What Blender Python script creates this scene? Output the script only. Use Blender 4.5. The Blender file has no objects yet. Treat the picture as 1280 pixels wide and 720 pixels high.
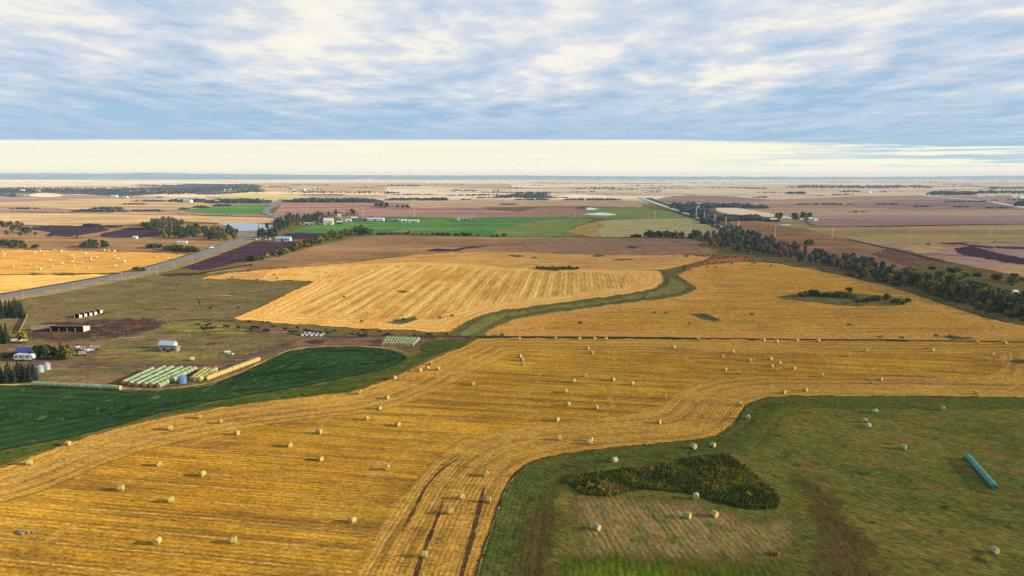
import bpy, bmesh, math, random
import numpy as np
from mathutils import Vector, Matrix, noise, geometry

random.seed(7)
rng = np.random.default_rng(7)
sc = bpy.context.scene
C = sc.collection
R = math.radians

# ------------------------------------------------------------------ camera
F = 853.333                     # focal length in px of the 1280 px wide photograph
H = 70.0                        # drone height
HORIZ = 221.0
PITCH = math.atan((360 - HORIZ) / F)
cam = bpy.data.objects.new('camera', bpy.data.cameras.new('camera'))
C.objects.link(cam)
cam.data.sensor_width = 36.0
cam.data.lens = 24.0
cam.data.clip_start = 1.0
cam.data.clip_end = 120000.0
cam.location = (0, 0, H)
cam.rotation_euler = (math.pi / 2 - PITCH, 0, 0)
sc.camera = cam
sp, cp = math.sin(PITCH), math.cos(PITCH)

def Garr(p):
    p = np.asarray(p, float)
    x = (p[:, 0] - 640) / F
    yc = -(p[:, 1] - 360) / F
    dz = -sp + yc * cp
    dy = cp + yc * sp
    t = -H / np.minimum(dz, -1e-4)
    return np.stack([x * t, dy * t], 1)

def G(px, py):
    return tuple(Garr([(px, py)])[0])

def pxm(py):
    """pixels per metre for something standing on the ground at image row py"""
    x, y = G(640, py)
    return F / (y * cp + H * sp)

def layer_z(L, y):
    return L * (0.003 + 8e-6 * max(y, 0.0))

REG = []                        # (polygon in px, layer)

def inside(poly, q):
    poly = np.asarray(poly); q = np.atleast_2d(q)
    x, y = q[:, 0], q[:, 1]
    c = np.zeros(len(q), bool)
    j = len(poly) - 1
    for i in range(len(poly)):
        xi, yi = poly[i]; xj, yj = poly[j]
        if yi != yj:
            k = (yi > y) != (yj > y)
            c ^= k & (x < (xj - xi) * (y - yi) / (yj - yi) + xi)
        j = i
    return c

def ground(px, py):
    """3-D point on the topmost ground layer at this spot"""
    x, y = G(px, py)
    L = 0
    for poly, l, (bx0, by0, bx1, by1) in REG:
        if l > L and bx0 <= px <= bx1 and by0 <= py <= by1:
            q = np.roll(poly, -1, 0)
            k = (poly[:, 1] > py) != (q[:, 1] > py)
            if k.any():
                a, b = poly[k], q[k]
                xs = a[:, 0] + (py - a[:, 1]) * (b[:, 0] - a[:, 0]) / (b[:, 1] - a[:, 1])
                if (xs > px).sum() % 2: L = l
    return Vector((x, y, layer_z(L, y)))

# ------------------------------------------------------------------ materials
def lin(c):
    return tuple(((v / 255) / 12.92 if v / 255 <= 0.04045 else ((v / 255 + 0.055) / 1.055) ** 2.4) for v in c)

KA = 0.74
def A(r, g, b, k=1.0):
    """surface colour from how it looks in even light"""
    return tuple(min(0.85, v * KA * k) for v in lin((r, g, b))) + (1.0,)

class NT:
    def __init__(s, tree): s.t = tree
    def n(s, typ, inputs=None, **attrs):
        nd = s.t.nodes.new(typ)
        for k, v in attrs.items(): setattr(nd, k, v)
        for k, v in (inputs or {}).items():
            sock = nd.inputs[k]
            if isinstance(v, bpy.types.NodeSocket): s.t.links.new(v, sock)
            else: sock.default_value = v
        return nd
    def math(s, op, a, b=0.0, c=None, clamp=False):
        d = {0: a, 1: b}
        if c is not None: d[2] = c
        return s.n('ShaderNodeMath', d, operation=op, use_clamp=clamp).outputs[0]
    def vm(s, op, a, b=(0, 0, 0)):
        return s.n('ShaderNodeVectorMath', {0: a, 1: b}, operation=op).outputs[0]
    def mix(s, f, a, b, blend='MIX'):
        nd = s.n('ShaderNodeMix', data_type='RGBA', blend_type=blend)
        for i, v in ((0, f), (6, a), (7, b)):
            if isinstance(v, bpy.types.NodeSocket): s.t.links.new(v, nd.inputs[i])
            else: nd.inputs[i].default_value = v
        return nd.outputs[2]
    def noise(s, vec, scale, detail=3.0, rough=0.55, dist=0.0, dims='3D', w=None):
        d = {'Vector': vec, 'Scale': scale, 'Detail': detail, 'Roughness': rough, 'Distortion': dist}
        nd = s.n('ShaderNodeTexNoise', d, noise_dimensions=dims)
        return nd.outputs['Fac']
    def ss(s, v, a, b, lo=0.0, hi=1.0):
        return s.n('ShaderNodeMapRange', {0: v, 1: a, 2: b, 3: lo, 4: hi}, interpolation_type='SMOOTHSTEP').outputs[0]
    def ramp(s, f, stops, interp='LINEAR'):
        nd = s.n('ShaderNodeValToRGB', {0: f})
        cr = nd.color_ramp; cr.interpolation = interp
        while len(cr.elements) < len(stops): cr.elements.new(0.5)
        for e, (p, c) in zip(cr.elements, stops):
            e.position = p; e.color = c if len(c) == 4 else tuple(c) + (1,)
        return nd.outputs[0]
    def scale(s, vec, k):
        return s.n('ShaderNodeMapping', {'Vector': vec, 'Scale': k}).outputs[0]
    def rot(s, vec, ang):
        return s.n('ShaderNodeMapping', {'Vector': vec, 'Rotation': (0, 0, ang)}).outputs[0]

def newmat(name):
    m = bpy.data.materials.new(name)
    m.use_nodes = True
    m.node_tree.nodes.clear()
    t = NT(m.node_tree)
    out = t.n('ShaderNodeOutputMaterial')
    return m, t, out

def plain(name, col, rough=0.7, metal=0.0, spec=0.3, var=0.12, scale=1.5, bump=0.0, each=0.0):
    m, t, out = newmat(name)
    tc = t.n('ShaderNodeTexCoord')
    nz = t.noise(tc.outputs['Object'], scale, 4)
    c = t.mix(1.0, col, t.ramp(nz, [(0.3, (1 - var,) * 3), (0.7, (1 + var * 0.6,) * 3)]), 'MULTIPLY')
    if each:
        rnd = t.n('ShaderNodeObjectInfo').outputs['Random']
        c = t.mix(1.0, c, t.ramp(rnd, [(0.0, (1 - each, 1 - each, 1 - each * 1.2)), (1.0, (1 + each * .5, 1 + each * .45, 1 + each * .2))]), 'MULTIPLY')
    d = {'Base Color': c, 'Roughness': rough, 'Metallic': metal, 'Specular IOR Level': spec}
    b = t.n('ShaderNodeBsdfPrincipled', d)
    if bump:
        bp = t.n('ShaderNodeBump', {'Height': nz, 'Strength': bump, 'Distance': 0.1})
        t.t.links.new(bp.outputs[0], b.inputs['Normal'])
    t.t.links.new(b.outputs[0], out.inputs[0])
    return m

GRID = math.atan2(80, F)        # the survey grid of the land: rows and roads run 5.4 degrees right of straight ahead

def field(name, c1, c2, c3=None, big=70.0, med=9.0, stretch=5.0, ang=0.0, rows=None, head=None,
          speck=0.35, speck_s=2.2, feather=2.0, bump=0.5, patch=None, bigmix=(0.38, 0.62), medmix=(0.48, 0.66), tram=None, soft=False, fine=None):
    """cropland: large patches, streaks along ANG (0 = along +X), rows, headland rounds along the border, fine litter
    rows = (spacing m, colour, strength, wobble, thin colour or None); head = (width m, spacing m, colour tint, strength)"""
    m, t, out = newmat(name)
    tc = t.n('ShaderNodeTexCoord'); P = tc.outputs['Object']
    edge = t.n('ShaderNodeAttribute', attribute_name='edge').outputs['Fac']
    Q = t.rot(P, -ang)
    n_big = t.noise(P, 1 / big, 4, 0.6)
    col = t.mix(t.ss(n_big, *bigmix), c1, c2)
    S = t.scale(Q, (1 / stretch, 1, 1))
    n_med = t.noise(S, 1 / med, 5, 0.62)
    if c3: col = t.mix(t.ss(n_med, *medmix), col, c3)
    n_m2 = t.noise(S, 1 / (med * 0.28), 4, 0.65)
    col = t.mix(1.0, col, t.ramp(n_m2, [(0.25, (0.72,) * 3), (0.5, (1, 1, 1)), (0.75, (1.25, 1.22, 1.16))]), 'MULTIPLY')
    v1 = t.noise(P, 1 / (big * 0.33), 5, 0.65)
    col = t.mix(1.0, col, t.ramp(v1, [(0.32, (0.84, 0.83, 0.84)), (0.5, (1, 1, 1)), (0.68, (1.14, 1.13, 1.08))]), 'MULTIPLY')
    hgt = n_m2
    v = t.n('ShaderNodeSeparateXYZ', {0: Q}).outputs[1]
    if rows or head:
        v = t.n('ShaderNodeSeparateXYZ', {0: Q}).outputs[1]
        sp_ = rows[0] if rows else head[1]
        isrow = t.math('ADD', 1.0, 0.0)
        if head:
            wob = t.noise(P, 1 / 30.0, 2)
            ed = t.math('ADD', edge, t.math('MULTIPLY', t.math('SUBTRACT', wob, 0.5), head[0] * 0.35))
            isrow = t.ss(ed, head[0] * 0.97, head[0] * 1.03)
            v2 = t.math('MULTIPLY', edge, sp_ / head[1])
            v = t.n('ShaderNodeMix', {0: isrow, 2: v2, 3: v}, data_type='FLOAT').outputs[0]
            hs = t.math('SUBTRACT', 1.0, isrow)
            col = t.mix(t.math('MULTIPLY', hs, head[3]), col, head[2])
        if rows:
            w = t.noise(t.scale(Q, (0.25, 1, 1)), 1 / 6.0, 3)
            w2 = t.noise(P, 1 / 55.0, 2)
            ph = t.math('ADD', t.math('DIVIDE', v, sp_), t.math('MULTIPLY', t.math('ADD', w, w2), rows[3]))
            fr = t.math('FRACT', ph)
            band = t.ss(t.math('ABSOLUTE', t.math('SUBTRACT', fr, 0.5)), 0.12, 0.36)
            msk = t.ss(t.noise(t.scale(Q, (0.12, 0.6, 1)), 1 / 9.0, 3), 0.3, 0.62)
            cell = t.n('ShaderNodeTexWhiteNoise', {'W': t.math('FLOOR', ph)}, noise_dimensions='1D').outputs['Value']
            amt = t.math('MULTIPLY', t.math('MULTIPLY', msk, rows[2]), t.math('ADD', 0.45, t.math('MULTIPLY', cell, 0.8)))
            col = t.mix(t.math('MULTIPLY', band, amt), col, rows[1])
            if rows[4]:
                thin = t.ss(t.math('ABSOLUTE', t.math('SUBTRACT', fr, 0.12)), 0.055, 0.015)
                br = t.ss(t.noise(t.scale(Q, (0.35, 0.5, 1)), 1 / 2.5, 4, 0.7), 0.38, 0.6)
                col = t.mix(t.math('MULTIPLY', thin, t.math('MULTIPLY', br, 0.75)), col, rows[4])
            hgt = t.math('ADD', hgt, t.math('MULTIPLY', band, -0.25))
    if fine:   # (spacing, strength): closely set drill rows
        fv = t.math('ADD', t.math('DIVIDE', v, fine[0]), t.math('MULTIPLY', t.noise(t.scale(Q, (0.3, 1, 1)), 0.4, 2), 0.5))
        fb = t.math('PINGPONG', fv, 0.5)
        fa = t.math('MULTIPLY', t.ss(t.noise(t.scale(Q, (0.2, 0.7, 1)), 0.35, 4, 0.7), 0.32, 0.66), fine[1])
        fcol = t.ramp(t.math('MULTIPLY', fb, 2.0), [(0.1, (0.66, 0.66, 0.68)), (0.5, (1, 1, 1)), (0.9, (1.34, 1.3, 1.2))])
        col = t.mix(fa, col, t.mix(1.0, col, fcol, 'MULTIPLY'))
        hgt = t.math('ADD', hgt, t.math('MULTIPLY', fb, 0.5))
    if tram:   # wheel tracks across the rows
        tv = t.n('ShaderNodeSeparateXYZ', {0: Q}).outputs[0]
        fr = t.math('FRACT', t.math('ADD', t.math('DIVIDE', tv, tram[0]), t.math('MULTIPLY', t.noise(P, 1 / 25.0, 2), 0.8)))
        ln = t.ss(t.math('ABSOLUTE', t.math('SUBTRACT', fr, 0.5)), 0.06, 0.02)
        col = t.mix(t.math('MULTIPLY', ln, t.math('MULTIPLY', tram[2], t.ss(t.noise(P, 1 / 14.0, 3), 0.45, 0.6))), col, tram[1])
    if patch:  # (colour, scale m, threshold)
        pn = t.noise(P, 1 / patch[1], 4, 0.6, 0.4)
        col = t.mix(t.ss(pn, patch[2], patch[2] + 0.09), col, patch[0])
    if speck:
        f1 = t.noise(t.scale(Q, (0.45, 1, 1)), speck_s, 4, 0.75)
        col = t.mix(1.0, col, t.ramp(f1, [(0.30, (1 - speck * 1.3, 1 - speck * 1.35, 1 - speck * 1.4)), (0.5, (1, 1, 1)), (0.70, (1 + speck * 1.2, 1 + speck * 1.2, 1 + speck))]), 'MULTIPLY')
        hgt = t.math('ADD', t.math('MULTIPLY', hgt, 0.6), t.math('MULTIPLY', f1, 0.5))
    b = t.n('ShaderNodeBsdfDiffuse', {'Color': col, 'Roughness': 0.7})
    if bump:
        bp = t.n('ShaderNodeBump', {'Height': hgt, 'Strength': bump, 'Distance': 0.22})
        t.t.links.new(bp.outputs[0], b.inputs['Normal'])
    sh = b.outputs[0]
    if feather:
        fn = t.noise(P, 1.6 / feather, 4, 0.65)
        if soft: a = t.ss(t.math('ADD', t.math('DIVIDE', edge, feather), t.math('MULTIPLY', t.math('SUBTRACT', fn, 0.5), 1.3)), 0.0, 1.0)
        else: a = t.ss(t.math('SUBTRACT', t.math('DIVIDE', edge, feather), t.math('MULTIPLY', fn, 1.1)), -0.22, 0.12)
        tr = t.n('ShaderNodeBsdfTransparent')
        sh = t.n('ShaderNodeMixShader', {0: a, 1: tr.outputs[0], 2: sh}).outputs[0]
    t.t.links.new(sh, out.inputs[0])
    return m

# ------------------------------------------------------------------ ground patches
def crom(pts, step, closed=True):
    pts = [np.array(p, float) for p in pts]
    n = len(pts); outp = []
    segs = n if closed else n - 1
    for i in range(segs):
        p1, p2 = pts[i], pts[(i + 1) % n]
        p0 = pts[(i - 1) % n] if closed or i > 0 else p1
        p3 = pts[(i + 2) % n] if closed or i < n - 2 else p2
        k = max(1, int(np.hypot(*(p2 - p1)) / step))
        L = np.hypot(*(p2 - p1)) + 1e-6
        m1 = (p2 - p0) / (np.hypot(*(p2 - p0)) + 1e-6) * L * 0.5
        m2 = (p3 - p1) / (np.hypot(*(p3 - p1)) + 1e-6) * L * 0.5
        if np.dot(p1 - p0, p2 - p1) < 0: m1 = m1 * 0.2
        if np.dot(p2 - p1, p3 - p2) < 0: m2 = m2 * 0.2
        for j in range(k):
            u = j / k; u2, u3 = u * u, u * u * u
            outp.append((2 * u3 - 3 * u2 + 1) * p1 + (u3 - 2 * u2 + u) * m1 + (-2 * u3 + 3 * u2) * p2 + (u3 - u2) * m2)
    if not closed: outp.append(pts[-1])
    return np.array(outp)

def seg_dist(Pn, B):
    """distance of points to a closed polyline, metres"""
    A0 = B; A1 = np.roll(B, -1, 0)
    d = np.full(len(Pn), 1e9)
    for i in range(len(B)):
        v = A1[i] - A0[i]; L2 = v @ v + 1e-12
        w = Pn - A0[i]
        u = np.clip((w @ v) / L2, 0, 1)
        q = w - u[:, None] * v
        d = np.minimum(d, np.hypot(q[:, 0], q[:, 1]))
    return d

def mesh_obj(name, verts, faces, mat=None, parent=None, smooth=False, link=True):
    me = bpy.data.meshes.new(name)
    me.from_pydata([tuple(v) for v in verts], [], [tuple(f) for f in faces])
    me.update()
    if smooth: me.polygons.foreach_set('use_smooth', [True] * len(me.polygons))
    for m in (mat if isinstance(mat, (list, tuple)) else [mat] if mat else []): me.materials.append(m)
    o = bpy.data.objects.new(name, me)
    if link: C.objects.link(o)
    if parent: o.parent = parent
    return o

def tag(o, label=None, cat=None, group=None, kind=None):
    if label: o['label'] = label
    if cat: o['category'] = cat
    if group: o['group'] = group
    if kind: o['kind'] = kind
    return o

LAYER = [0]
def next_layer(b):
    """one step above whatever this patch overlaps"""
    x0, y0 = b.min(0) - 2; x1, y1 = b.max(0) + 2
    return 1 + max([l for _, l, (c0, d0, c1, d1) in REG if c0 < x1 and c1 > x0 and d0 < y1 and d1 > y0] + [0])
def patch(name, pts, mat, label, grid=None, jit=1.0, step=4.0, cat='field'):
    LAYER[0] += 1
    L = next_layer(np.array(pts, float)); seed = LAYER[0]
    ys = [p[1] for p in pts]
    small = min(ys) < 262
    b = crom(pts, 2.5 if small else step)
    out = []
    for i, (x, y) in enumerate(b):
        k = min(1.0, max(0.03, (y - 222) / 130.0)) * jit
        n1 = noise.fractal(Vector((x * 0.11, y * 0.11, seed)), 1.0, 2.0, 4)
        n2 = noise.fractal(Vector((x * 0.07, y * 0.07, seed + 50.5)), 1.0, 2.0, 4)
        out.append((x + n1 * 1.2 * jit, max(222.3, y + n2 * 1.6 * k)))
    b = np.array(out)
    x0, x1 = b[:, 0].min(), b[:, 0].max(); y0, y1 = b[:, 1].min(), b[:, 1].max()
    if grid is None: grid = min(10.0, max(1.2, (y1 - y0) / 7.0))
    gy = np.arange(y0 + grid * 0.5, y1, grid)
    gx = np.arange(x0 + grid * 1.2, x1, grid * 2.4)
    q = np.array([(X + (grid * 1.2 if r % 2 else 0) + random.uniform(-.3, .3) * grid, Y + random.uniform(-.2, .2) * grid) for r, Y in enumerate(gy) for X in gx]) if len(gx) and len(gy) else np.zeros((0, 2))
    if len(q):
        q = q[inside(b, q)]
        if len(q): q = q[seg_dist(q, b) > grid * 0.3]
    allv = [Vector(p) for p in np.concatenate([b, q])] if len(q) else [Vector(p) for p in b]
    nb = len(b)
    vs, es, fs, ov, oe, of = geometry.delaunay_2d_cdt(allv, [(i, (i + 1) % nb) for i in range(nb)], [], 1, 1e-4)
    pv = np.array([tuple(v) for v in vs])
    onb = seg_dist(pv, b) < 1e-3
    cnt = {}
    for f in fs:
        for i, a_ in enumerate(f):
            c_ = f[(i + 1) % len(f)]; k = (min(a_, c_), max(a_, c_)); cnt[k] = cnt.get(k, 0) + 1
    extra = [(pv[a_] + pv[c_]) / 2 for (a_, c_), n_ in cnt.items() if n_ == 2 and onb[a_] and onb[c_]]
    if extra:
        allv += [Vector(p) for p in extra]
        vs, es, fs, ov, oe, of = geometry.delaunay_2d_cdt(allv, [(i, (i + 1) % nb) for i in range(nb)], [], 1, 1e-4)
        pv = np.array([tuple(v) for v in vs])
    gv = Garr(pv); gb = Garr(b)
    dist = seg_dist(gv, gb)
    o = mesh_obj(name, [(x, y, layer_z(L, y)) for x, y in gv], fs, mat)
    me = o.data
    if me.polygons and me.polygons[0].normal.z < 0: me.flip_normals()
    at = me.attributes.new('edge', 'FLOAT', 'POINT')
    at.data.foreach_set('value', dist.astype(np.float32))
    REG.append((b, L, (b[:, 0].min(), b[:, 1].min(), b[:, 0].max(), b[:, 1].max())))
    tag(o, label, cat, None, 'structure')
    return o

def ribbon(name, pts, width, mat, label, step=4.0, jit=0.0, cat='road', wend=None):
    """a strip WIDTH metres wide along a px polyline"""
    LAYER[0] += 1
    b = crom(pts, step, closed=False)
    L = next_layer(b)
    g = Garr(b)
    tan = np.gradient(g, axis=0)
    tan /= np.hypot(tan[:, 0], tan[:, 1])[:, None] + 1e-9
    nrm = np.stack([-tan[:, 1], tan[:, 0]], 1)
    vs, fs, ed = [], [], []
    n = len(g)
    for i in range(n):
        w = width if wend is None else width + (wend - width) * i / (n - 1)
        j = 1 + jit * noise.fractal(Vector((b[i][0] * .13, b[i][1] * .13, L)), 1, 2, 3)
        taper = min(1.0, (i + 0.35) / 4, (n - 1 - i + 0.35) / 4) if jit else 1.0
        w = w * max(.15, j) * taper
        for k, f in enumerate((-.5, -.25, 0, .25, .5)):
            p = g[i] + nrm[i] * w * f
            vs.append((p[0], p[1], layer_z(L, p[1]))); ed.append(w * (0.5 - abs(f)))
            if i and k: fs.append((5 * (i - 1) + k - 1, 5 * (i - 1) + k, 5 * i + k, 5 * i + k - 1))
    o = mesh_obj(name, vs, fs, mat)
    REG.append((b, L, (b[:, 0].min(), b[:, 1].min(), b[:, 0].max(), b[:, 1].max())))
    if o.data.polygons[0].normal.z < 0: o.data.flip_normals()
    at = o.data.attributes.new('edge', 'FLOAT', 'POINT')
    at.data.foreach_set('value', np.array(ed, np.float32))
    tag(o, label, cat, None, 'structure')
    return o

# --- base ground: the far quilt of quarter sections
def base_material():
    m, t, out = newmat('far_farmland')
    P = t.n('ShaderNodeTexCoord').outputs['Object']
    Q = t.rot(P, -GRID)
    wob = t.noise(P, 1 / 700.0, 3)
    Q2 = t.vm('ADD', Q, t.n('ShaderNodeCombineXYZ', {0: t.math('MULTIPLY', wob, 500.0), 1: t.math('MULTIPLY', wob, 420.0)}).outputs[0])
    cell = t.vm('SNAP', Q2, (1250.0, 420.0, 1e6))
    wn = t.n('ShaderNodeTexWhiteNoise', {'Vector': cell}, noise_dimensions='3D').outputs['Value']
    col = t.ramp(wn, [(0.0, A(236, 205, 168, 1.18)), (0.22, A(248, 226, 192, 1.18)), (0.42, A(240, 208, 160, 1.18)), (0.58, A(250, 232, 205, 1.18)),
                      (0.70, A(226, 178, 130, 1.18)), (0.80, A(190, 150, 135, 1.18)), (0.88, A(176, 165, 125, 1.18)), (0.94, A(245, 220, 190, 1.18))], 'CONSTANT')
    s = t.noise(t.scale(Q, (0.22, 1, 1)), 1 / 160.0, 5, 0.65)
    col = t.mix(1.0, col, t.ramp(s, [(0.3, (.72, .70, .72)), (0.5, (1, 1, 1)), (0.7, (1.15, 1.13, 1.1))]), 'MULTIPLY')
    s2 = t.noise(t.scale(Q, (0.3, 1, 1)), 1 / 420.0, 4, 0.6)
    col = t.mix(t.ss(s2, 0.60, 0.68), col, A(120, 118, 110, 1.18))
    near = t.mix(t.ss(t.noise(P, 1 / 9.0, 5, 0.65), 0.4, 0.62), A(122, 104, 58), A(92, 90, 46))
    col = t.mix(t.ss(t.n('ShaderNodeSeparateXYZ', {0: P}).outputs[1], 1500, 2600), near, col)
    b = t.n('ShaderNodeBsdfDiffuse', {'Color': col, 'Roughness': 0.7})
    t.t.links.new(b.outputs[0], out.inputs[0])
    return m
gx = [-24000, -12000, -4000, -1200, 0, 1200, 4000, 12000, 24000]
gy = [-600, 0, 60, 400, 1500, 5000, 10000, 23500]
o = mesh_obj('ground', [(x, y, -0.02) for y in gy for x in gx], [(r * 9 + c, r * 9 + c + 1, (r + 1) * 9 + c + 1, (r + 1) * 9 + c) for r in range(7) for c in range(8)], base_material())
tag(o, 'flat prairie farmland stretching out to the horizon', 'ground', None, 'structure')

# ------------------------------------------------------------------ field materials
STUB_DIR = math.radians(170.6)          # the foreground swaths run almost along -X
ROWD = math.pi / 2 - GRID               # rows that run away from the viewer
M = {}
M['stubble'] = field('foreground_stubble', A(204, 154, 54), A(190, 138, 44), A(156, 112, 50), big=60, med=7, stretch=9, ang=STUB_DIR,
                     rows=(6.6, A(130, 98, 46), 0.62, 0.22, A(222, 182, 100)), head=(22, 5.0, A(216, 168, 88), 0.35), fine=(1.35, 0.85), speck=0.55, speck_s=2.4, feather=1.2, bump=0.8,
                     tram=(27, A(208, 162, 84), 0.45))
M['strip_gold'] = field('striped_stubble', A(218, 168, 84), A(206, 152, 68), A(190, 140, 64), big=70, med=10, stretch=6, ang=ROWD,
                        rows=(8.6, A(242, 204, 126), 0.9, 0.16, A(182, 124, 58)), head=(20, 5.0, A(230, 168, 84), 0.75), speck=0.3, speck_s=0.8, feather=3, bump=0.5,
                        patch=(A(150, 128, 70), 45, 0.66), fine=(2.9, 0.7))
M['upper_gold'] = field('plain_gold_stubble', A(214, 164, 92), A(204, 150, 84), A(184, 138, 82), big=50, med=8, stretch=9, ang=0.1, speck=0.2, speck_s=0.5, feather=5, bump=0.4)
M['mid_gold'] = field('orange_stubble', A(202, 154, 64), A(198, 144, 58), A(164, 126, 64), big=55, med=8, stretch=10, ang=0.03, speck=0.4, speck_s=0.9, feather=3, bump=0.6, fine=(2.2, 0.6), patch=(A(164, 132, 78), 30, 0.62),
                      rows=(7.0, A(176, 120, 58), 0.4, 0.3, A(232, 180, 100)), head=(16, 4.2, A(224, 164, 88), 0.5))
M['left_gold'] = field('left_golden_stubble', A(222, 170, 86), A(212, 156, 76), A(196, 140, 74), big=60, med=9, stretch=8, ang=0.0, speck=0.2, speck_s=.5, feather=4, bump=0.4,
                       rows=(12, A(204, 142, 62), 0.35, 0.3, None))
M['left_gold2'] = field('pale_golden_stubble', A(226, 184, 98), A(222, 168, 80), A(204, 156, 80), big=60, med=9, stretch=8, ang=0.15, speck=0.2, speck_s=.6, feather=3, bump=0.4,
                        rows=(9, A(240, 200, 120), 0.5, 0.3, None))
M['hay'] = field('hay_field', A(126, 120, 54), A(106, 110, 48), A(138, 112, 58), big=32, med=4.5, stretch=3.0, ang=2.5, speck=0.5, speck_s=1.5, feather=1.5, bump=1.0,
                 patch=(A(74, 86, 42), 6, 0.60), head=(12, 3.2, A(68, 86, 38), 0.55), fine=(1.1, 0.5))
M['hay_dark'] = field('dark_regrowth', A(62, 78, 36), A(74, 84, 38), A(92, 86, 42), big=14, med=3, stretch=3, ang=0.2, speck=0.6, speck_s=1.2, feather=6, bump=1.0, soft=True)
M['hay_brown'] = field('brown_wheel_strip', A(114, 92, 52), A(104, 88, 48), A(126, 98, 58), big=18, med=3, stretch=6, ang=ROWD, speck=0.45, speck_s=1.4, feather=9, bump=0.8, soft=True,
                       rows=(2.1, A(86, 72, 42), 0.4, 0.2, None))
M['hay_tan'] = field('mown_tan_hay', A(166, 136, 86), A(148, 128, 74), A(124, 120, 62), big=22, med=4, stretch=5, ang=ROWD + .25, speck=0.4, speck_s=1.6, feather=8, bump=0.8, soft=True, fine=(1.3, 0.8),
                     patch=(A(104, 112, 50), 14, 0.56))
M['hay_bright'] = field('muted_green_regrowth', A(104, 122, 32), A(92, 110, 34), A(122, 114, 42), big=14, med=3, stretch=6, ang=ROWD, speck=0.4, speck_s=1.5, feather=9, bump=0.8, soft=True, fine=(1.3, 0.7))
M['hay_path'] = field('pale_green_grass', A(140, 136, 50), A(124, 130, 50), A(150, 126, 56), big=16, med=3, stretch=5, ang=0.8, speck=0.35, speck_s=1.5, feather=7, bump=0.7, soft=True)
M['slough'] = field('marsh_ground', A(58, 68, 32), A(70, 78, 34), A(92, 86, 40), big=8, med=2, stretch=1, speck=0.6, speck_s=1.5, feather=0.8, bump=1.0)
M['crop'] = field('dark_green_crop', A(38, 62, 34), A(50, 76, 40), A(28, 46, 28), big=45, med=6, stretch=7, ang=0.28, speck=0.35, speck_s=1.0, feather=1.2, bump=0.6,
                  rows=(5.2, A(58, 86, 48), 0.6, 0.3, None), head=(70, 5.2, A(38, 62, 34), 0.1), patch=(A(92, 102, 58), 4, 0.62), fine=(2.4, 0.9))
M['margin'] = field('rough_green_margin', A(76, 92, 36), A(64, 84, 38), A(104, 92, 44), big=22, med=4, stretch=9, ang=0.4, speck=0.35, speck_s=1.0, feather=1.4, bump=0.8)
M['pasture'] = field('farm_pasture', A(120, 105, 68), A(102, 95, 61), A(132, 103, 74), big=26, med=7, stretch=5, ang=0.06, speck=0.4, speck_s=0.9, feather=2, bump=0.9,
                     patch=(A(86, 84, 54), 11, 0.57))
M['pasture_g'] = field('yellow_green_grass', A(140, 126, 68), A(122, 118, 64), A(116, 102, 64), big=20, med=4, stretch=7, ang=0.05, speck=0.4, speck_s=1.0, feather=9, bump=0.8, soft=True)
M['pen'] = field('trampled_pen_soil', A(82, 62, 55), A(68, 54, 52), A(96, 70, 55), big=14, med=3, stretch=5, ang=0.0, speck=0.4, speck_s=1.0, feather=9, bump=0.9, soft=True, patch=(A(112, 104, 66), 8, 0.58))
M['pen_red'] = field('reddish_pen_soil', A(124, 84, 66), A(110, 76, 60), A(92, 66, 56), big=9, med=2, stretch=4, speck=0.4, speck_s=1.0, feather=5, bump=0.8, soft=True)
M['lot'] = field('feedlot_dirt', A(138, 106, 82), A(124, 96, 76), A(104, 76, 66), big=16, med=3, stretch=6, ang=0.04, speck=0.3, speck_s=0.9, feather=5, bump=0.7, soft=True)
M['track'] = field('dirt_track', A(108, 80, 74), A(90, 68, 68), A(132, 104, 84), big=12, med=3, stretch=6, speck=0.3, speck_s=1, feather=1.0, bump=0.6)
M['rut'] = field('dark_earth_rut', A(104, 76, 50), A(90, 66, 46), A(124, 94, 58), big=9, med=2, stretch=4, speck=0.45, speck_s=1.5, feather=0.5, bump=0.8)
M['wet'] = field('dark_wet_soil', A(66, 54, 50), A(76, 62, 54), A(58, 52, 48), big=9, med=3, stretch=4, speck=0.3, speck_s=1, feather=5, bump=0.5, soft=True)
M['paletrack'] = field('pale_dry_grass', A(200, 168, 112), A(186, 152, 96), A(160, 132, 84), big=9, med=3, stretch=5, speck=0.3, speck_s=1, feather=0.9, bump=0.5)
M['waterway'] = field('grass_waterway', A(138, 130, 76), A(126, 122, 70), A(106, 108, 64), big=25, med=5, stretch=6, ang=0.5, speck=0.3, speck_s=.8, feather=1.5, bump=0.7,
                      head=(2.6, 4, A(92, 100, 56), 0.7))
M['redpatch'] = field('red_brown_trampled_ground', A(172, 106, 66), A(158, 96, 62), A(196, 134, 80), big=24, med=5, stretch=6, ang=0.2, speck=0.3, speck_s=.7, feather=9, bump=0.6, soft=True)
M['greystrip'] = field('grey_green_rough_grass', A(112, 102, 66), A(98, 96, 62), A(138, 116, 76), big=30, med=6, stretch=8, ang=-0.3, speck=0.35, speck_s=.8, feather=4, bump=0.7)
M['brownpast'] = field('brown_pasture', A(158, 120, 84), A(138, 106, 78), A(174, 138, 96), big=150, med=32, stretch=8, ang=0.05, speck=0.25, speck_s=.5, feather=5, bump=0.6,
                       patch=(A(120, 100, 72), 40, 0.62))
M['purplepast'] = field('purplish_pasture', A(148, 114, 92), A(156, 120, 94), A(128, 102, 82), big=70, med=12, stretch=9, ang=0.0, speck=0.2, speck_s=.5, feather=14, bump=0.6)
M['plough'] = field('dark_ploughed_soil', A(74, 52, 66), A(62, 46, 64), A(92, 62, 68), big=50, med=8, stretch=8, ang=0.5, speck=0.25, speck_s=.6, feather=3, bump=0.6)
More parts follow.
